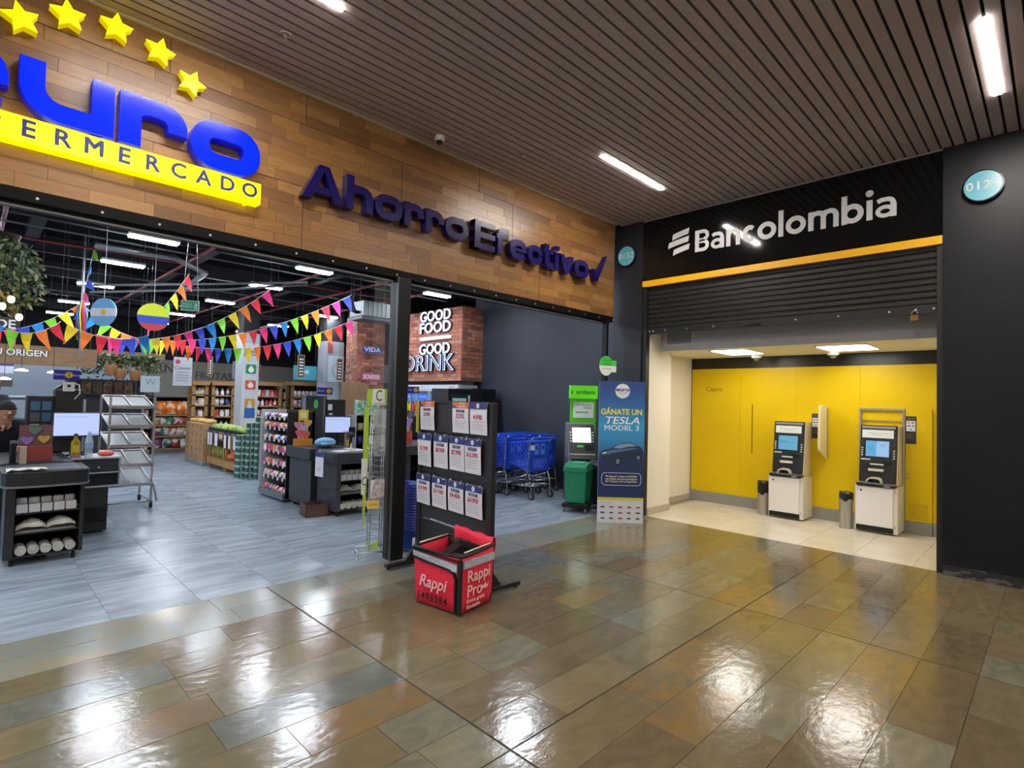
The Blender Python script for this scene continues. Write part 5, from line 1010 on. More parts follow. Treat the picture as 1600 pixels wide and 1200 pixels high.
t = thing('price_flyer', 'white price flyer with navy header hung on the middle checkout', 'flyer', (3.392, 7.0, .52), -80); M().b(-.085, -.012, 0, .085, -.006, .32).build('sheet', PAPER, t); M().b(-.085, -.015, .26, .085, -.011, .32).build('header_band', C('#2e3a78'), t); text('price', '2.2', .05, MATS['price_red'], t, (0, -.0135, .1), 0, .0005); M().b(-.03, -.008, .32, .03, .005, .36).build('clip', CHROME, t)
t = thing('blue_bag', 'light blue folded bag on the middle checkout', 'bag', (3.68, 7.45, .864), 0); M().sph((0, 0, .07), (.16, .1, .07)).build('body', C('#6fb2dc', .5), t); M().ob((0, -.08, .06), (.2, .06, .02), (.2, 0, .1)).build('fold', C('#c8dcec'), t)
t = thing('cup_stack', 'tall stacks of pale blue cups at the middle checkout', 'cups', (4.62, 7.10, 0), 0)
tag(t, group=None); M().b(-.10, -.08, 0, .10, .10, .86).build('stand', ck, t)
for i in range(2):
    for k in range(9): M().lathe([(.036, 0), (.044, .055), (.046, .06)], (-.045+.09*i, 0, .865+.035*k), 12).build('cup', mat('cup_blue', '#b8ccd6', .4), t)
t = thing('brown_box', 'open brown cardboard box under the middle checkout', 'box', (3.20, 6.95, 0), -8)
for a in ((0, 0, 0, .30, .012, .16), (0, .26, 0, .30, .272, .16), (0, 0, 0, .012, .272, .16), (.288, 0, 0, .30, .272, .16), (0, 0, 0, .3, .27, .012)): M().b(*a).build('board', mat('box_brown', '#5a4038', .7), t)
t = thing('heart_display', 'red card display with hearts on the checkout right of the post', 'display', (4.98, 7.45, .864), -20); M().b(-.16, 0, 0, .16, .1, .2).build('tray', C('#c8503c'), t); M().lathe([(.09, .2), (.1, .3), (.06, .42), (.01, .44)], (.04, .06, 0), 12).build('dome_card', C('#d8a090'), t)
for xx, zz, c in ((-.07, .34, '#d88ab8'), (.09, .36, '#9a8ad8'), (.0, .18, '#58b89c')): M().pr([(xx + .07*(math.sin(a*PI/8)**3), zz + .07*(.81*math.cos(a*PI/8)-.31*math.cos(2*a*PI/8)-.12*math.cos(3*a*PI/8))) for a in range(16)], -.03, -.015).build('heart_card', C(c), t)
t = thing('black_jacket', 'black jacket over a till chair with a yellow strip, right of the post', 'jacket', (5.78, 8.0, 0.0), 0); M().b(-.22, 0, .86, .22, .2, 1.3).build('torso', MATTE, t, bevel=.06, seg=2); M().pr([(-.16, 1.0), (-.09, 1.0), (-.09, 1.55), (-.16, 1.55)], -.02, -.005).build('yellow_strip', C('#d8c432'), t); M().cyl((0, .1, 0), (0, .1, .9), .03).build('stem', MATTE, t)
t = thing('yellow_clip_strip', 'yellow hanging rack of small packs beside the candy shelves', 'clip rack', (3.63, 8.08, .80), -30); M().b(-.07, -.02, .42, .07, 0, .58).build('header', C('#e0cc20'), t); M().b(-.07, -.012, 0, -.05, 0, .45).b(.05, -.012, 0, .07, 0, .45).b(-.07, -.012, 0, .07, 0, .03).build('frame', C('#e0cc20'), t); M().b(-.045, -.02, .04, .045, -.005, .40).build('pack_rows', mat('pack_mix', '#c8c88c', .4, noise=(40, (1, 1, 3), .4, .6), col2='#6a5a2c'), t); M().b(-.045, -.024, .46, .045, -.018, .54).build('header_card', C('#e8e4c0'), t); M().cyl((0, .0, -.8), (0, 0, 0), .01).build('pole', GREYM, t)
# ---- silver tray rack
t = thing('tray_rack', 'silver wheeled rack of sloping wire trays behind the left checkout', 'rack', (1.36, 8.80, 0), 0)
q = M()
for x, y in ((0, .05), (.50, .05), (0, .75), (.50, .75)): M().b(x-.013, y-.013, .10, x+.013, y+.013, 1.52).build('upright', STEEL, t)
for k in range(5):
    z = .33 + .26*k; q = M(); 
    for a, b_ in (((0, 0, z), (.5, 0, z)), ((0, .7, z+.16), (.5, .7, z+.16)), ((0, 0, z), (0, .7, z+.16)), ((.5, 0, z), (.5, .7, z+.16)), ((.25, 0, z), (.25, .7, z+.16))): q.tube([a, b_], .011, 6)
    o = q.build('tray_frame', STEEL, t)
    for xx in (.015, .265): M().add([(xx, .03, z-.006), (xx+.22, .03, z-.006), (xx+.22, .67, z+.142), (xx, .67, z+.142), (xx, .03, z-.010), (xx+.22, .03, z-.010), (xx+.22, .67, z+.138), (xx, .67, z+.138)], [(0, 1, 2, 3), (7, 6, 5, 4), (0, 4, 5, 1), (1, 5, 6, 2), (2, 6, 7, 3), (3, 7, 4, 0)]).build('tray_panel', mat('tray_pale', '#a9adad', .35, .3), o)
    M().b(.0, -.012, z+.01, .5, .004, z+.035).build('front_lip', CHROME, t)
for x in (0, .5): M().tube([(x, .05, .10), (x, .75, .10)], .013).build('base_rail', STEEL, t)
M().tube([(0, .05, .10), (.5, .05, .10)], .013).build('base_rail', STEEL, t); M().tube([(.50, .05, .45), (.56, .0, .10)], .012).build('base_stay', STEEL, t)
for x, y in ((0, .05), (.5, .05), (0, .75), (.5, .75)): o = M().cyl((x-.014, y, .045), (x+.014, y, .045), .045, n=14).build('caster', RUBBER, t); M().b(x-.02, y-.015, .045, x+.02, y+.015, .10).build('fork', GREYM, o)
t = thing('barcode_scanner', 'upright black barcode scanner on the middle checkout', 'scanner', (3.84, 7.02, .85), -10); M().lathe([(.05, 0), (.05, .015), (.015, .03)], n=14).build('base', MATTE, t); M().tube([(0, 0, .02), (0, .02, .12), (0, -.01, .2)], .016, 8).build('neck', MATTE, t); M().ob((0, -.02, .22), (.06, .1, .05), (.4, 0, 0)).build('head', MATTE, t, bevel=.01)
t = thing('yellow_cup', 'small cup of pens on the middle checkout', 'cup', (4.02, 7.40, .864), 0); M().lathe([(.03, 0), (.036, .09), (.034, .095)], n=14).build('cup', C('#c89a2c'), t)
for k in range(4): M().cyl((.01*math.cos(k*1.6), .01*math.sin(k*1.6), .02), (.03*math.cos(k*1.6), .03*math.sin(k*1.6), .15), .004, n=5).build('pen', C(['#1c3a8c', '#a82c2c', '#222222', '#2c7a4a'][k]), t)
# ============================================================ goods helpers
def pouch(w_, h, d):
    q = M(); lv = [(0, .25, .98), (.12, .8, .96), (.45, 1, 1), (.75, .8, .97), (.93, .25, .96), (1, .1, 1)]
    vs_ = []
    for f, t_, ww in lv: vs_ += [(-w_/2*ww, -d/2*t_, h*f), (w_/2*ww, -d/2*t_, h*f), (w_/2*ww, d/2*t_, h*f), (-w_/2*ww, d/2*t_, h*f)]
    fs = [(4*i+j, 4*i+(j+1) % 4, 4*i+4+(j+1) % 4, 4*i+4+j) for i in range(5) for j in range(4)] + [(3, 2, 1, 0), (20, 21, 22, 23)]
    return q.add(vs_, fs, True)
def printed(c, d=None, sc=6): return mat('print_%s_%s' % (c[1:], (d or 'x').strip('#')), c, .35, noise=(sc, (1, 1, 1), .48, .56), col2=d or '#e8e0d8')
GM = {}
def good(kind, w_, h, d, c, c2=None):
    k = (kind, w_, h, d, c, c2)
    if k not in GM:
        q = pouch(w_, h, d) if kind == 'pouch' else M().b(-w_/2, -d/2, 0, w_/2, d/2, h) if kind == 'box' else M().lathe([(w_/2, 0), (w_/2, h*.65), (w_*.2, h*.8), (w_*.2, h)], n=8)
        GM[k] = q.mesh(kind, printed(c, c2))
    return GM[k]
def row(name, lab, cat, grp, p0, p1, kind, w_, h, d, cols, n, rz=0., jit=.01, c2=None):
    p0 = Vector(p0); p1 = Vector(p1)
    for k in range(n):
        p = p0.lerp(p1, (k+.5)/n)
        o = put(name, good(kind, w_, h, d, cols[k % len(cols)] if isinstance(cols, list) else cols, c2), None, (p.x, p.y, p.z+.0005), (0, 0, R(rz) + random.uniform(-.08, .08)))
        tag(o, '%s %s' % (ORD[k % 16], lab), cat, grp)
random.seed(31)
wood = mat('shelf_wood', '#a87f4c', .5, noise=(4, (1, 1, .2), .3, .7), col2='#96703f', rnd=.06)
# ---- candy shelves, open towards the left aisle
t = thing('candy_rack', 'black stepped candy rack beside the middle checkout', 'shelf rack', (3.40, 9.10, 0), -90)
M().b(0, .40, .10, .96, .44, 1.36).build('back_panel', MATTE, t); M().b(-.02, 0, .05, .0, .44, 1.36).build('end_panel', C('#b9bcc4'), t); M().b(.94, .02, .05, .96, .44, 1.34).build('end_panel', ck, t); M().b(0, -.02, .03, .96, .44, .12).build('plinth', GREYM, t)
for z in (.12, .32, .52, .72, .90, 1.08, 1.24): o = M().b(0, .04, z-.015, .94, .42, z).build('shelf', MATTE, t)
for x, y in ((.05, .05), (.9, .05)): M().cyl((x, y, 0), (x, y, .05), .02).build('foot', MATTE, t)
CC = ['#c8384a', '#c8501c', '#6a3a98', '#3452b0', '#d08a28', '#c83a7c', '#8a2a2c', '#b8304a']
for j, z in enumerate((.12, .32, .52, .72, .90, 1.08, 1.24)):
    row('candy_pack', 'candy pack on the %s shelf of the black candy rack' % ['bottom', 'second', 'third', 'fourth', 'fifth', 'sixth', 'top'][j], 'candy', 'candy packs on the black rack', (3.47, 9.06, z), (3.47, 8.18, z), random.choice(['pouch', 'box']), .115, .075 + .02*(j % 2), .09, random.sample(CC, 5), 7, -90)
    for k in range(5): o = M().b(3.424, 9.0-.18*k-.025, z-.03, 3.430, 9.0-.18*k+.025, z+.015); tag(o.build('price_tag', C('#d6d8de')), 'white price tag, %s along the %s candy shelf' % (ORD[k], ['bottom', 'second', 'third', 'fourth', 'fifth', 'sixth', 'top'][j]), 'price tag', 'price tags on the candy rack')
# ---- tower of can packs
cm = M(); 
for a in (-.04, .04):
    cm.lathe([(.036, .002), (.039, .010), (.039, .028), (.039, .095), (.039, .106), (.034, .117)], (a, 0, 0), 10)
cmesh = cm.mesh('can_pack', mat('can_silver', '#aeb4b6', .3, .5)); cmesh.materials.append(mat('can_green', '#2c5c48', .35)); cmesh.materials.append(mat('can_white', '#ccd4d0', .35))
for p in cmesh.polygons:
    c = p.center
    if .02 < c.z < .105: p.material_index = 1 if ((c.x > -.005) == (c.y > .0) or abs(c.y) > .03) else 2
for i, hgt in enumerate((7, 9, 10, 10)):
    for k in range(hgt):
        for d_ in range(2):
            if d_ == 1 and i > 0: continue
            tag(put('can_pack', cmesh, None, (3.70 + .165*i*.62 - 0*.1 + .0*d_, 10.85 - .155*i - .0 + .1*d_, .118*k)), 'green and white can pack, %s layer up, %s' % (ORD[k], ['column nearest the crates' + (', rear' if d_ else ''), 'second column from the crates', 'third column from the crates', 'column nearest the candy rack'][i]), 'cans', 'can packs stacked in a tower')
# ---- produce tables
def table(lab, y0, y1):
    t = thing('produce_table', lab, 'table', (3.76, y1, 0), -90); L_ = y1-y0
    for x in (.03, L_-.06):
        for y in (.02, .5): M().b(x, y, 0, x+.05, y+.05, .80).build('leg', wood, t)
    M().b(0, 0, .74, L_, .6, .80).build('top', wood, t); M().b(0, 0, .20, L_, .58, .24).build('lower_shelf', wood, t); M().b(0, -.01, .10, L_, .01, .24).build('apron', wood, t); M().b(.06, .5, .24, L_-.06, .52, .74).build('back_panel', MATTE, t); M().b(0, 0, .80, L_, .015, .86).build('rim', MATTE, t)
table('wooden produce table with pineapples on its lower shelf', 12.06, 13.04); table('wooden produce table with net bags of oranges below', 11.04, 12.02)
pin = M().lathe([(.05, 0), (.075, .05), (.08, .12), (.06, .2), (.03, .22)], n=10).mesh('fruit', mat('pineapple', '#8f8a3c', .6, noise=(30, (1, 1, 1), .4, .6), col2='#6a6a2c', bump=(30, (1, 1, 1), .6)))
lf = M(); 
for k in range(10): a = k*.63; lf.add([(.012*math.cos(a), .012*math.sin(a), .21), (.045*math.cos(a+.25), .045*math.sin(a+.25), .30), (.08*math.cos(a), .08*math.sin(a), .40-.008*k), (.04*math.cos(a-.25), .04*math.sin(a-.25), .30)], [(0, 1, 2, 3)])
lfm = lf.mesh('leaf_crown', leafm[2])
for k in range(5):
    t = thing('pineapple', 'pineapple under the wooden produce table, %s from the oranges' % ORD[k], 'pineapple', (3.87, 12.20+.17*k, .2405), k*40, 'pineapples under the table'); put('fruit', pin, t); put('leaf_crown', lfm, t)
for k in range(7):
    t = thing('orange_bag', 'net bag of oranges under the produce table, %s from the cans' % ORD[k], 'fruit bag', (3.88 + .16*(k % 2), 11.14+.12*k, .2405 + (.11 if k in (2, 4) else 0)), k*50, 'net bags of oranges'); M().sph((0, 0, .07), (.11, .085, .075)).build('net', mat('net_orange', '#c8503c', .6, noise=(40, (1, 1, 1), .45, .55), col2='#d88a5c', bump=(22, (1, 1, 1), .6)), t); M().cyl((.08, 0, .10), (.14, 0, .15), .02, .01).build('neck', C('#c8503c'), t)
for k in range(26):
    c, r_ = random.choice([('#8aa83c', .075), ('#6f9a34', .08), ('#a8b04a', .065), ('#5c8a3a', .07)]) if k < 20 else ('#c8b43c', .07)
    y = 11.10 + (k % 13)*.148; x = 3.86 + .17*(k//13)
    tag(M().sph((0, 0, r_), (r_*1.1, r_, r_), 10, 7).build('melon', mat('melon_' + c[1:], c, .5, noise=(14, (1, 1, 1), .4, .6), col2='#9ab85c'), None, (x, y, .8005)), 'green fruit, %s along the %s row on the produce tables' % (ORD[k % 13], ['front', 'rear'][k // 13]), 'fruit', 'fruit on the produce tables')
for k, y in enumerate((12.95, 12.78, 12.45, 11.9, 11.65, 11.35)):
    t = thing('price_card', 'white price card with navy top hung on the produce table, %s' % ['nearest the cartons', 'second from the cartons', 'largest one', 'third from the cans', 'second from the cans', 'nearest the can tower'][k], 'price card', (3.742, y, .50), -90, 'price cards on the produce tables'); w_ = .17 if k == 2 else .11; M().b(-w_/2, -.006, 0, w_/2, -.002, .26).build('card', PAPER, t); M().b(-w_/2, -.009, .26, w_/2, .004, .31).build('top_clip', C('#2e3a78'), t)
cart_m = mat('kraft', '#a8835c', .7, rnd=.08)
km = M().b(-.16, -.16, 0, .16, .16, .165).mesh('box', cart_m, bevel=.004); kt = M().b(-.05, -.163, .05, .05, -.16, .12).mesh('print', C('#8a5c40'))
pal = tag(M().b(3.68, 13.15, 0, 4.36, 14.45, .09).build('pallet', C('#7d858a'), bevel=.004), 'grey low pallet under the kraft fruit cartons', 'pallet')
for i in range(4):
    for k in range(5):
        t = thing('fruit_carton', 'kraft carton, %s column from the pineapples, %s layer' % (ORD[i], ['bottom', 'second', 'third', 'fourth', 'top'][k]), 'carton', (3.85, 13.33+.325*i, .0905+.166*k), -90, 'stacked kraft cartons'); put('body', km, t); put('print_panel', kt, t)
for k in range(11): tag(M().sph((0, 0, .045), (.09, .05, .045), 10, 6).build('bread_loaf', mat('loaf', '#d0a860', .6, rnd=.1), None, (3.83 + .1*(k % 2), 13.26+.115*k, .921)), 'yellow loaf on the kraft carton stack, %s along' % ORD[k], 'bread', 'loaves on the cartons')
t = thing('papaya_stack', 'upright green papaya behind the can tower', 'fruit', (4.25, 11.3, .80), 0); M().lathe([(.03, 0), (.09, .08), (.11, .2), (.08, .32), (.02, .38)], n=12).build('fruit_body', mat('papaya', '#7fa83c', .5, noise=(6, (1, 1, 1), .4, .6), col2='#9ab84a'), t); M().cyl((0, 0, .37), (0, 0, .42), .012).build('stem', leafm[2], t)
# ---- gondola of bagged goods at the far end
def gondola(lab, x, y, L_, H, zs, m=None, rz=0, d=.4):
    t = thing('gondola_shelf', lab, 'shelf rack', (x, y, 0), rz); M().b(0, d-.03, 0, L_, d, H).build('back_panel', MATTE, t)
    for xx in (-.03, L_): M().b(xx, 0, 0, xx+.03, d, H).build('end_panel', m or BLACK, t)
    M().b(0, 0, 0, L_, d, .08).build('plinth', GREYM, t)
    for z in zs: M().b(0, 0, z-.035, L_, d-.03, z).build('shelf', wood, t)
    M().b(-.03, 0, H, L_+.03, d, H+.03).build('top_cap', m or BLACK, t)
gondola('black gondola of orange bagged snacks at the aisle end', 3.45, 16.5, 1.08, 1.44, (.12, .44, .73, 1.0))
row('snack_bag', 'big orange snack bag on the top shelf of the far gondola', 'snack bag', 'orange bags on the far gondola', (3.47, 16.58, 1.0), (4.51, 16.58, 1.0), 'pouch', .25, .36, .12, ['#e0701c', '#e87820'], 4, c2='#e8d0b0')
row('flour_bag', 'bagged grain on the second shelf of the far gondola', 'food bag', 'bags on the far gondola', (3.47, 16.6, .73), (4.51, 16.6, .73), 'pouch', .15, .21, .1, ['#c8a83c', '#2f78a8', '#3a8a6a', '#a84a3c', '#b8584a', '#3a7ab0', '#c89a3c'], 7)
row('rice_bag', 'bagged grain on the third shelf of the far gondola', 'food bag', 'bags on the far gondola', (3.47, 16.6, .44), (4.51, 16.6, .44), 'pouch', .17, .24, .1, ['#8a4a6a', '#3f8a7a', '#c04a3a', '#b8422c', '#a8985c', '#7a9a5c'], 6)
row('pasta_bag', 'bagged grain on the bottom shelf of the far gondola', 'food bag', 'bags on the far gondola', (3.47, 16.6, .12), (4.51, 16.6, .12), 'pouch', .19, .26, .12, ['#7a3a7a', '#2f6a4a', '#a83a3a', '#c8b088', '#b8a878'], 5)
gondola('black gondola of orange packs behind the silver tray rack', 2.30, 16.3, 1.05, 1.40, (.12, .40, .68, .96, 1.2))
for j, z in enumerate((.12, .40, .68, .96, 1.2)): row('snack_pack', 'small pack on the %s shelf of the gondola behind the tray rack' % ['bottom', 'second', 'third', 'fourth', 'top'][j], 'snack pack', 'packs behind the tray rack', (2.32, 16.4, z), (3.33, 16.4, z), 'box', .10, .16, .1, ['#d8642a', '#e07a2c', '#c84a2c', '#4a8a4a', '#d0b89a'], 8)
row('detergent_bottle', 'pale bottle standing on top of the far left gondola', 'bottle', 'bottles on the gondola top', (2.3, 16.4, 1.43), (3.1, 16.4, 1.43), 'bottle', .07, .14, .07, ['#d8d8b0', '#4a7ac8', '#3f66c0', '#d0dce4'], 10)
# ---- wooden shelf units
def unit(lab, x, y, W, H, zs, d=.4):
    t = thing('wooden_shelf_unit', lab, 'shelf unit', (x, y, 0), 0)
    for xx in (0, W-.07): M().b(xx, 0, 0, xx+.07, .07, H).build('post', wood, t); M().b(xx, d-.07, 0, xx+.07, d, H).build('post', wood, t)
    M().pr([(-.01, H), (W+.01, H), (W+.03, H+.10), (-.03, H+.10)], -.06, d).build('cornice', wood, t); M().b(0, d-.02, 0, W, d, H).build('back_panel', C('#4a4440'), t)
    for z in zs: M().b(0, .0, z-.03, W, d-.02, z).build('shelf', wood, t)
    M().b(W+.005, .0, 0, W+.03, d, H-.06).build('end_panel', BLACK, t)
U = [('narrow wooden shelf unit left of the white pillar', 3.80, .34, 1.78), ('wooden shelf unit just left of the fruit sign pillar', 4.22, .52, 1.79), ('wooden shelf unit with red packs right of the fruit sign pillar', 5.10, .80, 1.82), ('wooden shelf unit nearest the brick pillar', 6.16, .95, 1.86)]
CB = [['#b84a3c', '#d8d0c4', '#3a4a6a', '#c8b89a', '#8a5a3c'], ['#c8ccd4', '#3a4a8a', '#b8503c', '#d8d4cc', '#5a6a8a'], ['#b83a34', '#c84a3a', '#a8342c', '#d8585a', '#d0ccd0'], ['#8a4a8c', '#d8d0dc', '#c87a8c', '#e0dcd4', '#5a8a7a']]
for u, (lab, x, W, H) in enumerate(U):
    unit(lab, x, 14.5, W, H, (.45, .75, 1.03, 1.30, 1.55))
    for j, z in enumerate((.45, .75, 1.03, 1.30, 1.55)):
        row('boxed_product', 'packaged product on the %s shelf of the %s' % (ORD[j], ['narrow wooden unit', 'wooden unit beside the white pillar', 'wooden unit of red packs', 'wooden unit near the brick pillar'][u]), 'packaged product', 'products on wooden unit %s' % ['one', 'two', 'three', 'four'][u], (x+.08, 14.60, z), (x+W-.08, 14.60, z), ['box', 'pouch', 'bottle'][(j+u) % 3], .085, .17, .08, random.sample(CB[u], 4), max(3, int((W-.16)/.10)))
# ---- further aisle gondolas to fill the depth
for k, (x, y, L_) in enumerate(((4.75, 15.9, 1.3), (6.2, 16.6, 1.6), (8.1, 15.2, 1.5), (5.3, 18.6, 2.2), (7.9, 18.2, 2.0))):
    gondola(['dark gondola of boxes behind the fruit sign pillar', 'dark gondola of boxes behind the brick pillar side shelves', 'dark gondola beyond the brick pillar', 'dark gondola close to the far wall', 'dark gondola in the far corner'][k], x, y, L_, 1.75, (.15, .5, .85, 1.2, 1.5))
    for z in (.85, 1.2, 1.5): row('far_product', 'tiny product on the %s shelf of the dark gondola %s' % ({.85: 'lower', 1.2: 'middle', 1.5: 'upper'}[z], ['behind the fruit pillar', 'behind the brick pillar', 'beyond the brick pillar', 'by the far wall', 'in the far corner'][k]), 'packaged product', 'products deep in the store', (x, y+.1, z), (x+L_, y+.1, z), 'box', .11, .19, .1, ['#c8ccd0', '#b85a4c', '#4a6aa0', '#d0b070', '#6a9a6a', '#a85a8a'], int(L_/.16))
# ---- pillars
def sq_pillar(nm, lab, x0, y0, x1, y1, m, top):
    o = struct(M().b(x0, y0, 0, x1, y1, top).build(nm, m), lab, 'pillar'); M().b(x0+.01, y0+.01, top, x1-.01, y1-.01, 4.1).build('black_upper', MATTE, o); return o
pp = sq_pillar('pillar_white', 'white pillar with square fruit signs', 4.375, 13.0, 4.745, 13.42, mat('pillar_white', '#a9adb2', .6), 2.98)
M().b(4.385, 12.985, .7, 4.735, 13.0, 2.75).build('sign_board', C('#c9ced2'), pp)
text('lettering', 'AHORRO\nEFECTIVO', .075, C('#4a4a4c'), pp, (4.56, 12.982, 2.52), 0, .001, .01)
for z, c, k in ((2.06, '#1f8a52', 0), (1.70, '#cc5230', 1), (1.28, '#c8902c', 2)):
    M().pr(rr(4.455, z, 4.68, z+.21, .03, 3), 12.975, 12.985).build('sign_square', C(c), pp)
    if k == 0: M().lathe([(.001, 0)], n=3); M().pr([(4.567+r_*math.cos(a), z+.085+.06*math.sin(a)+(.0 if math.sin(a) < .3 else .035*(math.sin(a)-.3)/.7)) for a, r_ in ((i*PI/10, .062 if math.sin(i*PI/10) < .3 else .062-.04*(math.sin(i*PI/10)-.3)/.7) for i in range(20))], 12.970, 12.976).build('pear_mark', C('#e4e8e0'), pp)
    if k == 1: M().pr([(4.567+.065*math.cos(i*PI/10), z+.09+.058*math.sin(i*PI/10)) for i in range(20)], 12.970, 12.976).build('tomato_mark', C('#e8dcd4'), pp); M().pr([(4.55, z+.15), (4.585, z+.15), (4.61, z+.18), (4.567, z+.165), (4.525, z+.18)], 12.969, 12.977).build('tomato_stalk', C('#e8dcd4'), pp)
    if k == 2: M().pr([(4.52, z), (4.61, z), (4.62, z+.05), (4.59, z+.09), (4.60, z+.13), (4.567, z+.17), (4.53, z+.13), (4.54, z+.09), (4.51, z+.05)], 12.970, 12.976).build('cone_mark', C('#c8d4dc'), pp); M().b(4.455, 12.972, z-.22, 4.68, 12.98, z).build('blue_square', C('#2f62a8'), pp)
bp_ = sq_pillar('pillar_brick', 'brick pillar with painted slogans', 6.68, 12.02, 7.42, 12.55, MATS['mortar'], 3.46)
brick_face(bp_, 'y', 12.012, 6.68, 7.42, 1.2, 3.5, .23, .078, 5); brick_face(bp_, 'x', 6.672, 12.02, 12.55, 1.2, 3.5, .23, .078, 6)
for s, z, c, sz in (('TU LE DAS', 2.90, '#2a2524', .10), ('A NUESTROS\nESPACIOS', 2.60, '#33302e', .072), ('TODO PARA\nHACERTE', 2.27, '#33302e', .078)): text('slogan', s, sz, C(c), bp_, (7.06, 11.994, z), 0, .001, .01)
for s, z, c in (('VIDA', 2.76, '#3a56a8'), ('SONREIR', 2.09, '#c85a80')): M().b(6.80, 11.990, z-.075, 7.34, 11.998, z+.075).build('slogan_band', C(c), bp_); o = text('slogan', s, .15, C('#e6e8f0'), bp_, (7.07, 11.986, z), 0, .001, .015); o.scale.x = .46/max(.1, o.dimensions.x)
for k, ch in enumerate('FLORES'): text('vertical_letter', ch, .19, [C('#8aa0a8'), C('#a8b08a'), C('#c8a85a'), C('#6a8a9a'), C('#8a9a8a'), C('#9aa8b0')][k], bp_, (6.654, 12.27, 3.25-.235*k), -90, .004, .012)
cp = sq_pillar('pillar_coffee', 'pale pillar with a coffee poster', 6.36, 13.0, 6.84, 13.45, C('#9aa0a6'), 2.98); M().b(6.42, 12.985, 1.95, 6.84, 13.0, 2.62).build('poster', C('#b4c6d2'), cp); M().ribbon([(6.65+.13*math.cos(i*.5), 2.25+.17*math.sin(i*.5)) for i in range(12)], .012, 12.978, 12.985).build('poster_drawing', C('#7a94a8'), cp)
M().b(6.40, 12.985, 2.7, 6.52, 13.0, 2.95).build('red_notice', C('#a84a4c'), cp)
t = thing('wood_panel_divider', 'plain wood panel standing before the brick pillar', 'panel', (5.78, 11.0, 0), 0); M().b(0, 0, .05, .63, .04, 1.91).build('board', mat('panel_wood', '#8a6a4c', .5, noise=(5, (6, 1, .4), .3, .7), col2='#7c5e42'), t); M().b(-.02, -.1, 0, .65, .14, .05).build('base', BLACK, t)
for k, (x, y, z0, z1, w_) in enumerate(((5.30, 12.2, 2.0, 2.52, .16), (3.38, 13.6, 1.98, 2.42, .10), (3.85, 13.6, 1.98, 2.42, .10), (6.25, 12.2, 1.98, 2.5, .14))):
    t = thing('aisle_marker', ['black chalk strip in a wooden frame above the shelves near the lane 1 sign', 'slim chalk strip hanging left of the beige sign wall', 'slim chalk strip hanging before the white pillar', 'black chalk strip hanging beside the brick pillar'][k], 'sign', (x, y, z0), 0, 'hanging aisle markers'); H = z1-z0
    M().b(0, 0, 0, w_, .02, H).build('frame', wood, t); M().b(.02, -.006, .02, w_-.02, 0, H-.02).build('chalk_strip', C('#26282e'), t)
    for j in range(6): M().b(.035, -.009, .05+j*(H-.1)/6, w_-.035, -.005, .085+j*(H-.1)/6).build('chalk_line', C('#c9c9cc'), t)
    M().cyl((w_/2, .01, H), (w_/2, .01, 4.1-z0), .003, n=4).build('wire', cond, t)
def hang(lab, x, y, z0, w_, h, c, txt=None, tc='#555555', sz=.1, rz=0):
    t = thing('hanging_poster', lab, 'poster', (x, y, z0), rz); M().b(0, 0, 0, w_, .012, h).build('board', C(c), t)
    if txt: text('lettering', txt, sz, C(tc), t, (w_/2, -.002, h*.62), 0, .001)
    for xx in (.04, w_-.04): M().cyl((xx, .006, h), (xx, .006, 4.1-z0), .003, n=4).build('wire', cond, t)
    return t
t = hang('grey hanging poster with a cherry and script lettering', 3.15, 13.5, 1.74, .36, .62, '#a6a8ac', 'Comer', '#3c3c40', .11); M().cyl((.08, 0, .52), (.08, -.006, .52), .05, n=12).build('cherry', C('#a83444'), t)
for k in range(4): M().b(.06, -.004, .10+.06*k, .30, 0, .125+.06*k).build('text_line', C('#8a8c90'), t)
hang('pale hanging poster with leaf drawings beside the cherry poster', 2.70, 14.2, 1.58, .36, .36, '#98a2a6', 'W', '#75827a', .2); hang('teal hanging poster behind the lane 1 sign', 5.72, 13.4, 1.98, .60, .36, '#3f8a9c', 'ne', '#dce8ec', .2); hang('white hanging poster above the red packs', 5.02, 15.6, 2.0, .42, .46, '#b4bac2'); hang('dark red hanging poster above the red packs', 5.35, 16.4, 2.1, .7, .36, '#6a3434', 'Star', '#d8c8b8', .16); hang('pale poster with handwriting beyond the brick pillar', 8.15, 13.2, 2.0, .5, .5, '#b8bcc0', 'luz', '#5a5e62', .2); hang('dark chalkboard poster right of the white pillar', 5.02, 15.0, 2.1, .36, .66, '#3a302c', 'BOX\nBOX', '#a8a09a', .12)
# ---- wood name board, second board and planting over the deli
t = thing('wooden_name_board', 'long wooden board with white raised letters over the deli', 'sign', (0, 15.0, 2.08), 0)
bdw = mat('board_wood', '#8f6b48', .5, noise=(3, (1, 6, 6), .3, .7), col2='#7c5b3c')
for j in range(4): M().b(-1.2, 0, .102*j, 2.02, .05, .102*j+.10).build('plank', bdw, t)
o = text('lettering', 'TU ORIGEN', .175, C('#e4e2dc'), t, (1.19, -.012, .24), 0, .012, .02, ax='RIGHT'); text('lettering_shadow', 'TU ORIGEN', .175, C('#33302c'), t, (1.205, -.002, .232), 0, .002, .02, ax='RIGHT')
for xx in (-1, .6, 1.9): M().cyl((xx, .025, .41), (xx, .025, 2.02), .006, n=5).build('hanger', cond, t)
t = thing('wooden_fascia_board', 'plain wooden board behind the hanging greenery', 'board', (2.16, 16.0, 2.40), 0); M().b(0, 0, 0, 1.38, .05, .15).build('plank', bdw, t); M().cyl((.2, .02, .15), (.2, .02, 1.7), .005, n=5).cyl((1.2, .02, .15), (1.2, .02, 1.7), .005, n=5).build('hanger', cond, t)
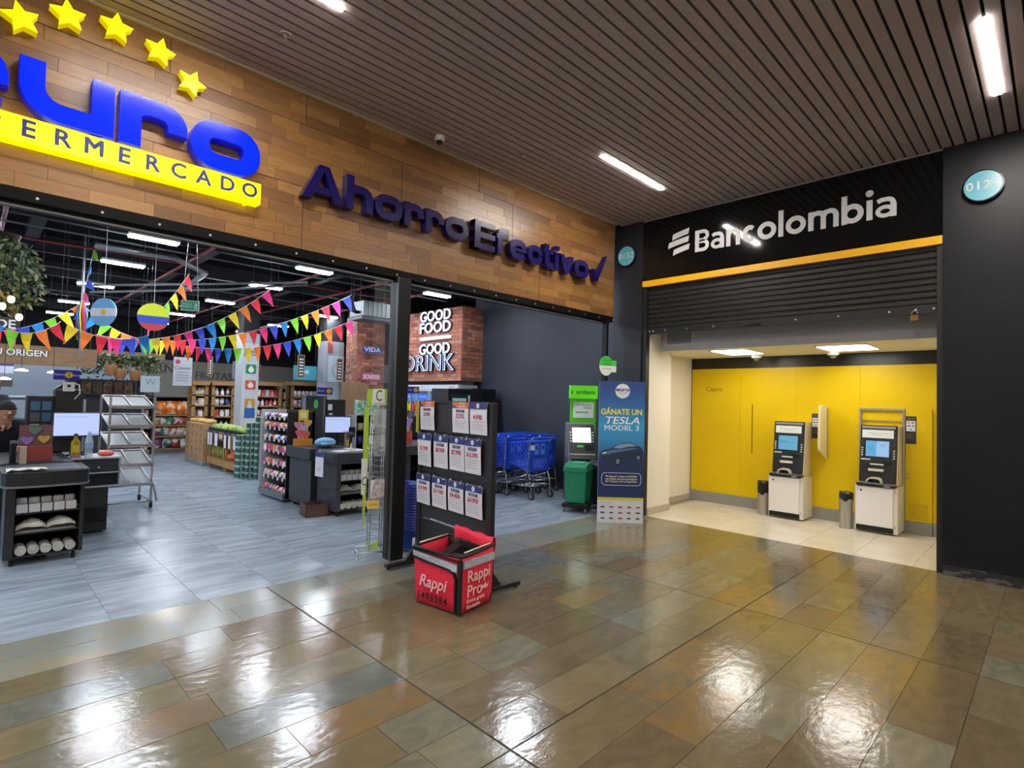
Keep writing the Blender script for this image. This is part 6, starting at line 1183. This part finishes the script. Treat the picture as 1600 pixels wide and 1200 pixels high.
t = thing('upper_word_sign', 'small white word sign above the wooden name board', 'sign', (.30, 12.2, 2.56), 0); text('lettering', 'DE', .2, C('#e6e4e0'), t, (.12, 0, .08), 0, .012, .02); M().b(-.4, .012, 0, .3, .03, .2).build('board', C('#2b2623'), t); M().cyl((0, .02, .2), (0, .02, 1.54), .005).build('hanger', cond, t)
random.seed(17)
t = thing('hanging_greenery', 'trailing green plants hanging below the wooden board', 'plant', (2.5, 15.62, 2.38), 0); M().b(-.7, -.1, -.02, .8, .1, .06).build('trough', C('#4a3c30'), t); M().cyl((-.6, 0, .06), (-.6, 0, 1.72), .005).cyl((.7, 0, .06), (.7, 0, 1.72), .005).build('hanger', cond, t)
foliage(t, 'leaves', 900, lambda: (random.uniform(-.75, .85), random.uniform(-.2, .2), -abs(random.gauss(0, .2))*(1.2 + .6*math.sin(random.uniform(0, 6)))+.08), .11)
for k, (x, z) in enumerate(((2.28, 1.94), (2.46, 1.86), (2.75, 1.84))):
    t = thing('wicker_basket', ['wicker basket nearest the wooden board', 'middle wicker basket under the greenery', 'wicker basket farthest along the deli top'][k], 'basket', (x, 15.05, z), 0, 'wicker baskets on the deli top'); M().lathe([(.08, 0), (.11, .1), (.12, .22), (.11, .235)], n=14).build('weave', mat('wicker', '#9a6a3c', .7, noise=(30, (1, 1, 3), .4, .6), col2='#7a4f2a', bump=(40, (1, 1, 3), .6)), t); M().tube([(.1*math.cos(i*PI/8), 0, .22+.1*math.sin(i*PI/8)) for i in range(9)], .008, 5).build('handle', MATS['wicker'], t)
t = thing('deli_top_shelf', 'black deli shelf carrying wicker baskets', 'shelf', (1.65, 14.9, 0), 0); M().b(0, 0, 1.80, 1.3, .4, 1.84).build('board', MATTE, t)
for xx in (.05, 1.15): M().b(xx, .1, 0, xx+.06, .2, 1.8).build('post', MATTE, t)
# deli: wall, counter, bins
struct(M().b(-1.5, 18.2, 0, 3.3, 18.3, 2.6).build('wall_deli', mat('deli_wall', '#8f99a6', .5)), 'blue grey wall behind the deli counter', 'wall')
t = thing('grain_bins', 'row of framed bins of dark baked goods behind the left checkout', 'bin rack', (1.66, 15.9, 1.46), 0); M().b(0, .05, 0, 1.66, .4, .38).build('case', BLACK, t)
for k in range(8): M().b(.03+.203*k, .03, .04, .20+.203*k, .052, .34).build('bin_front', mat('baked_%d' % (k % 4), ['#6a4030', '#7a5a38', '#5a4a3a', '#86603a'][k % 4], .6, noise=(20, (1, 1, 1), .4, .6), col2='#3a2a20'), t)
M().b(0.1, .1, -1.46, 1.5, .38, 0).build('cabinet', DARK, t)
t = thing('deli_case', 'pale glass deli case at the far left', 'deli counter', (-1.2, 15.6, 0), 0); M().b(0, 0, 0, 2.7, .8, .9).build('base_unit', C('#6a7078'), t); M().pr([(0, .9), (.1, 1.35), (.7, 1.4), (.8, .9)], 0, 2.7, 'x').build('glass_canopy', mat('deli_glass', '#a9b4c0', .1, alpha=.6), t); M().b(0, .05, 1.40, 2.7, .75, 1.43).build('top_sheet', C('#c4c9d0'), t)
t = hang('orange and black menu board at the far left edge', .20, 14.6, 1.62, .45, .16, '#4a4438', '200', '#c8b8a0', .07); M().b(0, -.006, 0, .10, 0, .16).build('orange_patch', C('#c8602c'), t)
t = hang('white promotion strip at the far left edge', .22, 14.3, 1.88, .42, .18, '#b9bcc8', None); M().b(0, -.006, .14, .42, 0, .18).build('purple_top', C('#3a3478'), t)
for k, (x, y, z) in enumerate(((.75, 14.2, 1.93), (1.25, 14.5, 1.92), (.5, 13.9, 1.75))):
    t = thing('pendant_lamp', ['pale pendant disc lamp under the name board, first', 'pale pendant disc lamp under the name board, second', 'branching pendant bulb lamp at the deli'][k], 'lamp', (x, y, z), 0, 'deli pendant lamps'); M().lathe([(.10, 0), (.10, .02), (.03, .05)], n=16).build('shade', mat('pendant_glow', '#f2f4f6', .5, emit=3.), t); M().cyl((0, 0, .05), (0, 0, 4.1-z), .004, n=5).build('cord', MATTE, t)
text('lettering', 'CARNES', .42, C('#4a3a30'), wsb, (4.75, 21.845, 2.4), 0, .01, .02); text('lettering', 'FRUTAS', .36, C('#55504a'), wsb, (6.4, 21.845, 2.2), 0, .01, .015)
# green carton stack by the magazine stand
for i in range(3):
    for k in range(2): tag(M().b(-.07, -.06, 0, .07, .06, .13).build('milk_pack', printed('#6ab894', '#d8e4d8', 22), None, (4.86+.145*i, 8.60, 1.281+.131*k)), 'green and white pack, %s in the %s layer by the magazine stand' % (ORD[i], ['lower', 'upper'][k]), 'pack', 'green packs on the small shelf')
t = thing('small_shelf_rack', 'small black shelf rack seen left of the magazine stand', 'shelf rack', (4.75, 8.5, 0), 0); M().b(0, .28, 0, .85, .32, 1.28).build('back_panel', MATTE, t)
for z in (.5, .8, 1.03, 1.28): M().b(0, 0, z-.02, .85, .3, z).build('shelf', ck, t)
M().b(-.02, 0, 0, 0, .32, 1.28).build('end_panel', C('#b4b6bc'), t); M().b(.85, 0, 0, .87, .32, 1.28).build('end_panel', ck, t)
row('small_pack', 'small coloured pack on the black shelf left of the magazine stand', 'packaged product', 'packs on the small black shelf', (4.8, 8.58, 1.03), (5.5, 8.58, 1.03), 'box', .08, .11, .07, ['#d8c88a', '#3a5ac0', '#c8ccd4'], 6)
row('small_pack', 'small coloured pack on the lower black shelf left of the magazine stand', 'packaged product', 'packs on the small black shelf', (4.8, 8.58, .8), (5.5, 8.58, .8), 'pouch', .08, .12, .07, ['#3a4ab0', '#c8ccd4', '#b8483c'], 6)
# ============================================================ people
def skin_body(name, J, E, m, parent, sub=2, root=0):
    me = bpy.data.meshes.new(name); me.from_pydata([j[0] for j in J], E, []); me.materials.append(m); o = put(name, me, parent)
    o.modifiers.new('skin', 'SKIN').use_smooth_shade = True
    for v, j in zip(me.skin_vertices[0].data, J): v.radius = (j[1], j[1] if len(j) < 3 else j[2]); v.use_root = False
    me.skin_vertices[0].data[root].use_root = True
    s = o.modifiers.new('sub', 'SUBSURF'); s.levels = sub; s.render_levels = sub
    return o
def person(lab, loc, rz, cloth, cap, skin, reach, seat=0.):
    t = thing('person', lab, 'person', loc, rz); sk = mat('skin_' + skin[1:], skin, .5); cm_ = C(cloth, .8)
    # local: facing -y, pelvis at 0.95 (standing); clothing body one mesh
    lean = .16 if reach else .02
    J = [((0, 0, .95), .14, .12), ((0, -lean*.4, 1.15), .135, .105), ((0, -lean, 1.36), .165, .11), ((0, -lean*1.1, 1.47), .07, .06),
         ((.17, -lean, 1.42), .075), ((-.17, -lean, 1.42), .075),
         ((.24, -lean-.05, 1.22), .052), ((.10, -lean-.20, 1.16) if reach else (.25, -lean-.12, 1.02), .038), ((-.24, -lean-.06, 1.2), .052), ((-.06, -lean-.22, 1.34) if reach else (-.24, -lean-.14, 1.02), .036),
         ((.09, 0, .86), .10), ((.09, -.02, .50), .065), ((.09, .02, .10), .05), ((-.09, 0, .86), .10), ((-.09, -.02, .50), .065), ((-.09, .02, .10), .05), ((.09, -.12, .045), .04), ((-.09, -.12, .045), .04)]
    if reach:
        for i, sx in ((10, 1), (13, -1)): J[i] = ((sx*.10, -.04, .90), .10); J[i+1] = ((sx*.12, -.34, .86), .07); J[i+2] = ((sx*.12, -.30, .34), .05)
        J[16] = ((.12, -.42, .285), .04); J[17] = ((-.12, -.42, .285), .04)
    E_ = [(0, 1), (1, 2), (2, 3), (2, 4), (2, 5), (4, 6), (6, 7), (5, 8), (8, 9), (0, 10), (10, 11), (11, 12), (0, 13), (13, 14), (14, 15), (12, 16), (15, 17)]
    skin_body('clothed_body', J, E_, cm_, t)
    hz = 1.60; hy = -lean*1.3-.02
    if reach: hz = 1.57; hy -= .04
    # head
    q = M(); q.sph((0, hy, hz), (.078, .098, .115), 16, 12); q.sph((0, hy-.035, hz-.075), (.052, .055, .045), 12, 8); q.cyl((0, hy+.03, hz-.18), (0, hy+.01, hz-.05), .052, n=12)
    q.pr([(hy-.090, hz+.012), (hy-.122, hz-.028), (hy-.088, hz-.036)], -.014, .014, 'x'); q.sph((.079, hy+.005, hz-.01), (.014, .022, .032), 8, 6); q.sph((-.079, hy+.005, hz-.01), (.014, .022, .032), 8, 6)
    h = q.build('head', sk, t)
    for s in (-1, 1): M().sph((s*.031, hy-.088, hz+.008), (.013, .009, .008), 8, 6).build('eye', C('#d8d4cc'), h); M().sph((s*.031, hy-.095, hz+.008), (.006, .005, .006), 8, 6).build('pupil', C('#1c1410'), h); M().ob((s*.031, hy-.092, hz+.032), (.032, .008, .007), (0, s*.1, 0)).build('brow', C('#1c1512'), h)
    M().ob((0, hy-.094, hz-.062), (.042, .008, .008), (0, 0, 0)).build('mouth', C('#7a443c'), h)
    q = M(); vs_ = []; n = 16
    for i in range(6):
        th = PI/2*i/5
        for j in range(n): vs_.append((.084*math.cos(th)*math.cos(2*PI*j/n), hy+.006+.106*math.cos(th)*math.sin(2*PI*j/n), hz+.028+.098*math.sin(th)))
    q.add(vs_, [(i*n+j, i*n+(j+1) % n, (i+1)*n+(j+1) % n, (i+1)*n+j) for i in range(5) for j in range(n)], True); q.tube([vs_[j] for j in range(n)], .01, 5, True); q.build('cap', C(cap, .9), t)
    M().sph((0, hy+.05, hz-.0), (.075, .06, .09), 12, 8).build('hair', C('#17120f', .9), t)
    for w_, d in (((J[7][0]), (-.35, -.8, -.05) if reach else (0, -.8, -.5)), ((J[9][0]), (.25, -.10, .9) if reach else (0, -.8, -.5))):
        w_ = Vector(w_); d = Vector(d).normalized(); sd = d.cross(Vector((0, 1, .2))).normalized(); nr = d.cross(sd)
        HJ = [(w_, .024), (w_+d*.05, .030), (w_+d*.085, .030)]; HE = [(0, 1), (1, 2)]
        hn = skin_body('hand', [(tuple(a), r_, r_*.6) for a, r_ in HJ], HE, sk, t, 1)
        for k, (off, ln) in enumerate(((-.026, .062), (-.009, .074), (.009, .070), (.026, .055))):
            b0 = w_+d*.08+sd*off; skin_body('finger', [(tuple(b0), .0088), (tuple(b0+d*ln*.5+nr*.006), .0082), (tuple(b0+d*ln*.8+nr*.022), .007)], [(0, 1), (1, 2)], sk, hn, 1)
        b0 = w_+d*.035+sd*-.026; skin_body('finger', [(tuple(b0), .010), (tuple(b0-sd*.026+d*.028), .009), (tuple(b0-sd*.032+d*.056), .0075)], [(0, 1), (1, 2)], sk, hn, 1)
    for xx in (.09, -.09): M().sph((xx*1.33, -.35, .275) if reach else (xx, -.05, .035), (.05, .13, .035), 10, 6).build('shoe', C('#15151a'), t)
    return t
person('person in a dark jacket and black cap leaning on one hand at the left checkout', (.29, 8.88, -.24), 12, '#1c1d26', '#0c0c0e', '#a8785c', True)
t = thing('stool', 'dark till stool under the seated person at the left checkout', 'stool', (.29, 8.92, 0)); M().lathe([(.17, .50), (.18, .53), (.17, .56)], n=16).build('seat', MATTE, t); M().cyl((0, 0, .03), (0, 0, .5), .03).build('stem', GREYM, t); M().lathe([(.2, 0), (.2, .02), (.04, .04)], n=16).build('base', GREYM, t)
person('person in dark clothes and a reddish cap behind the deli case', (.40, 14.9, -.02), 10, '#23242c', '#5a2c24', '#a07058', False)
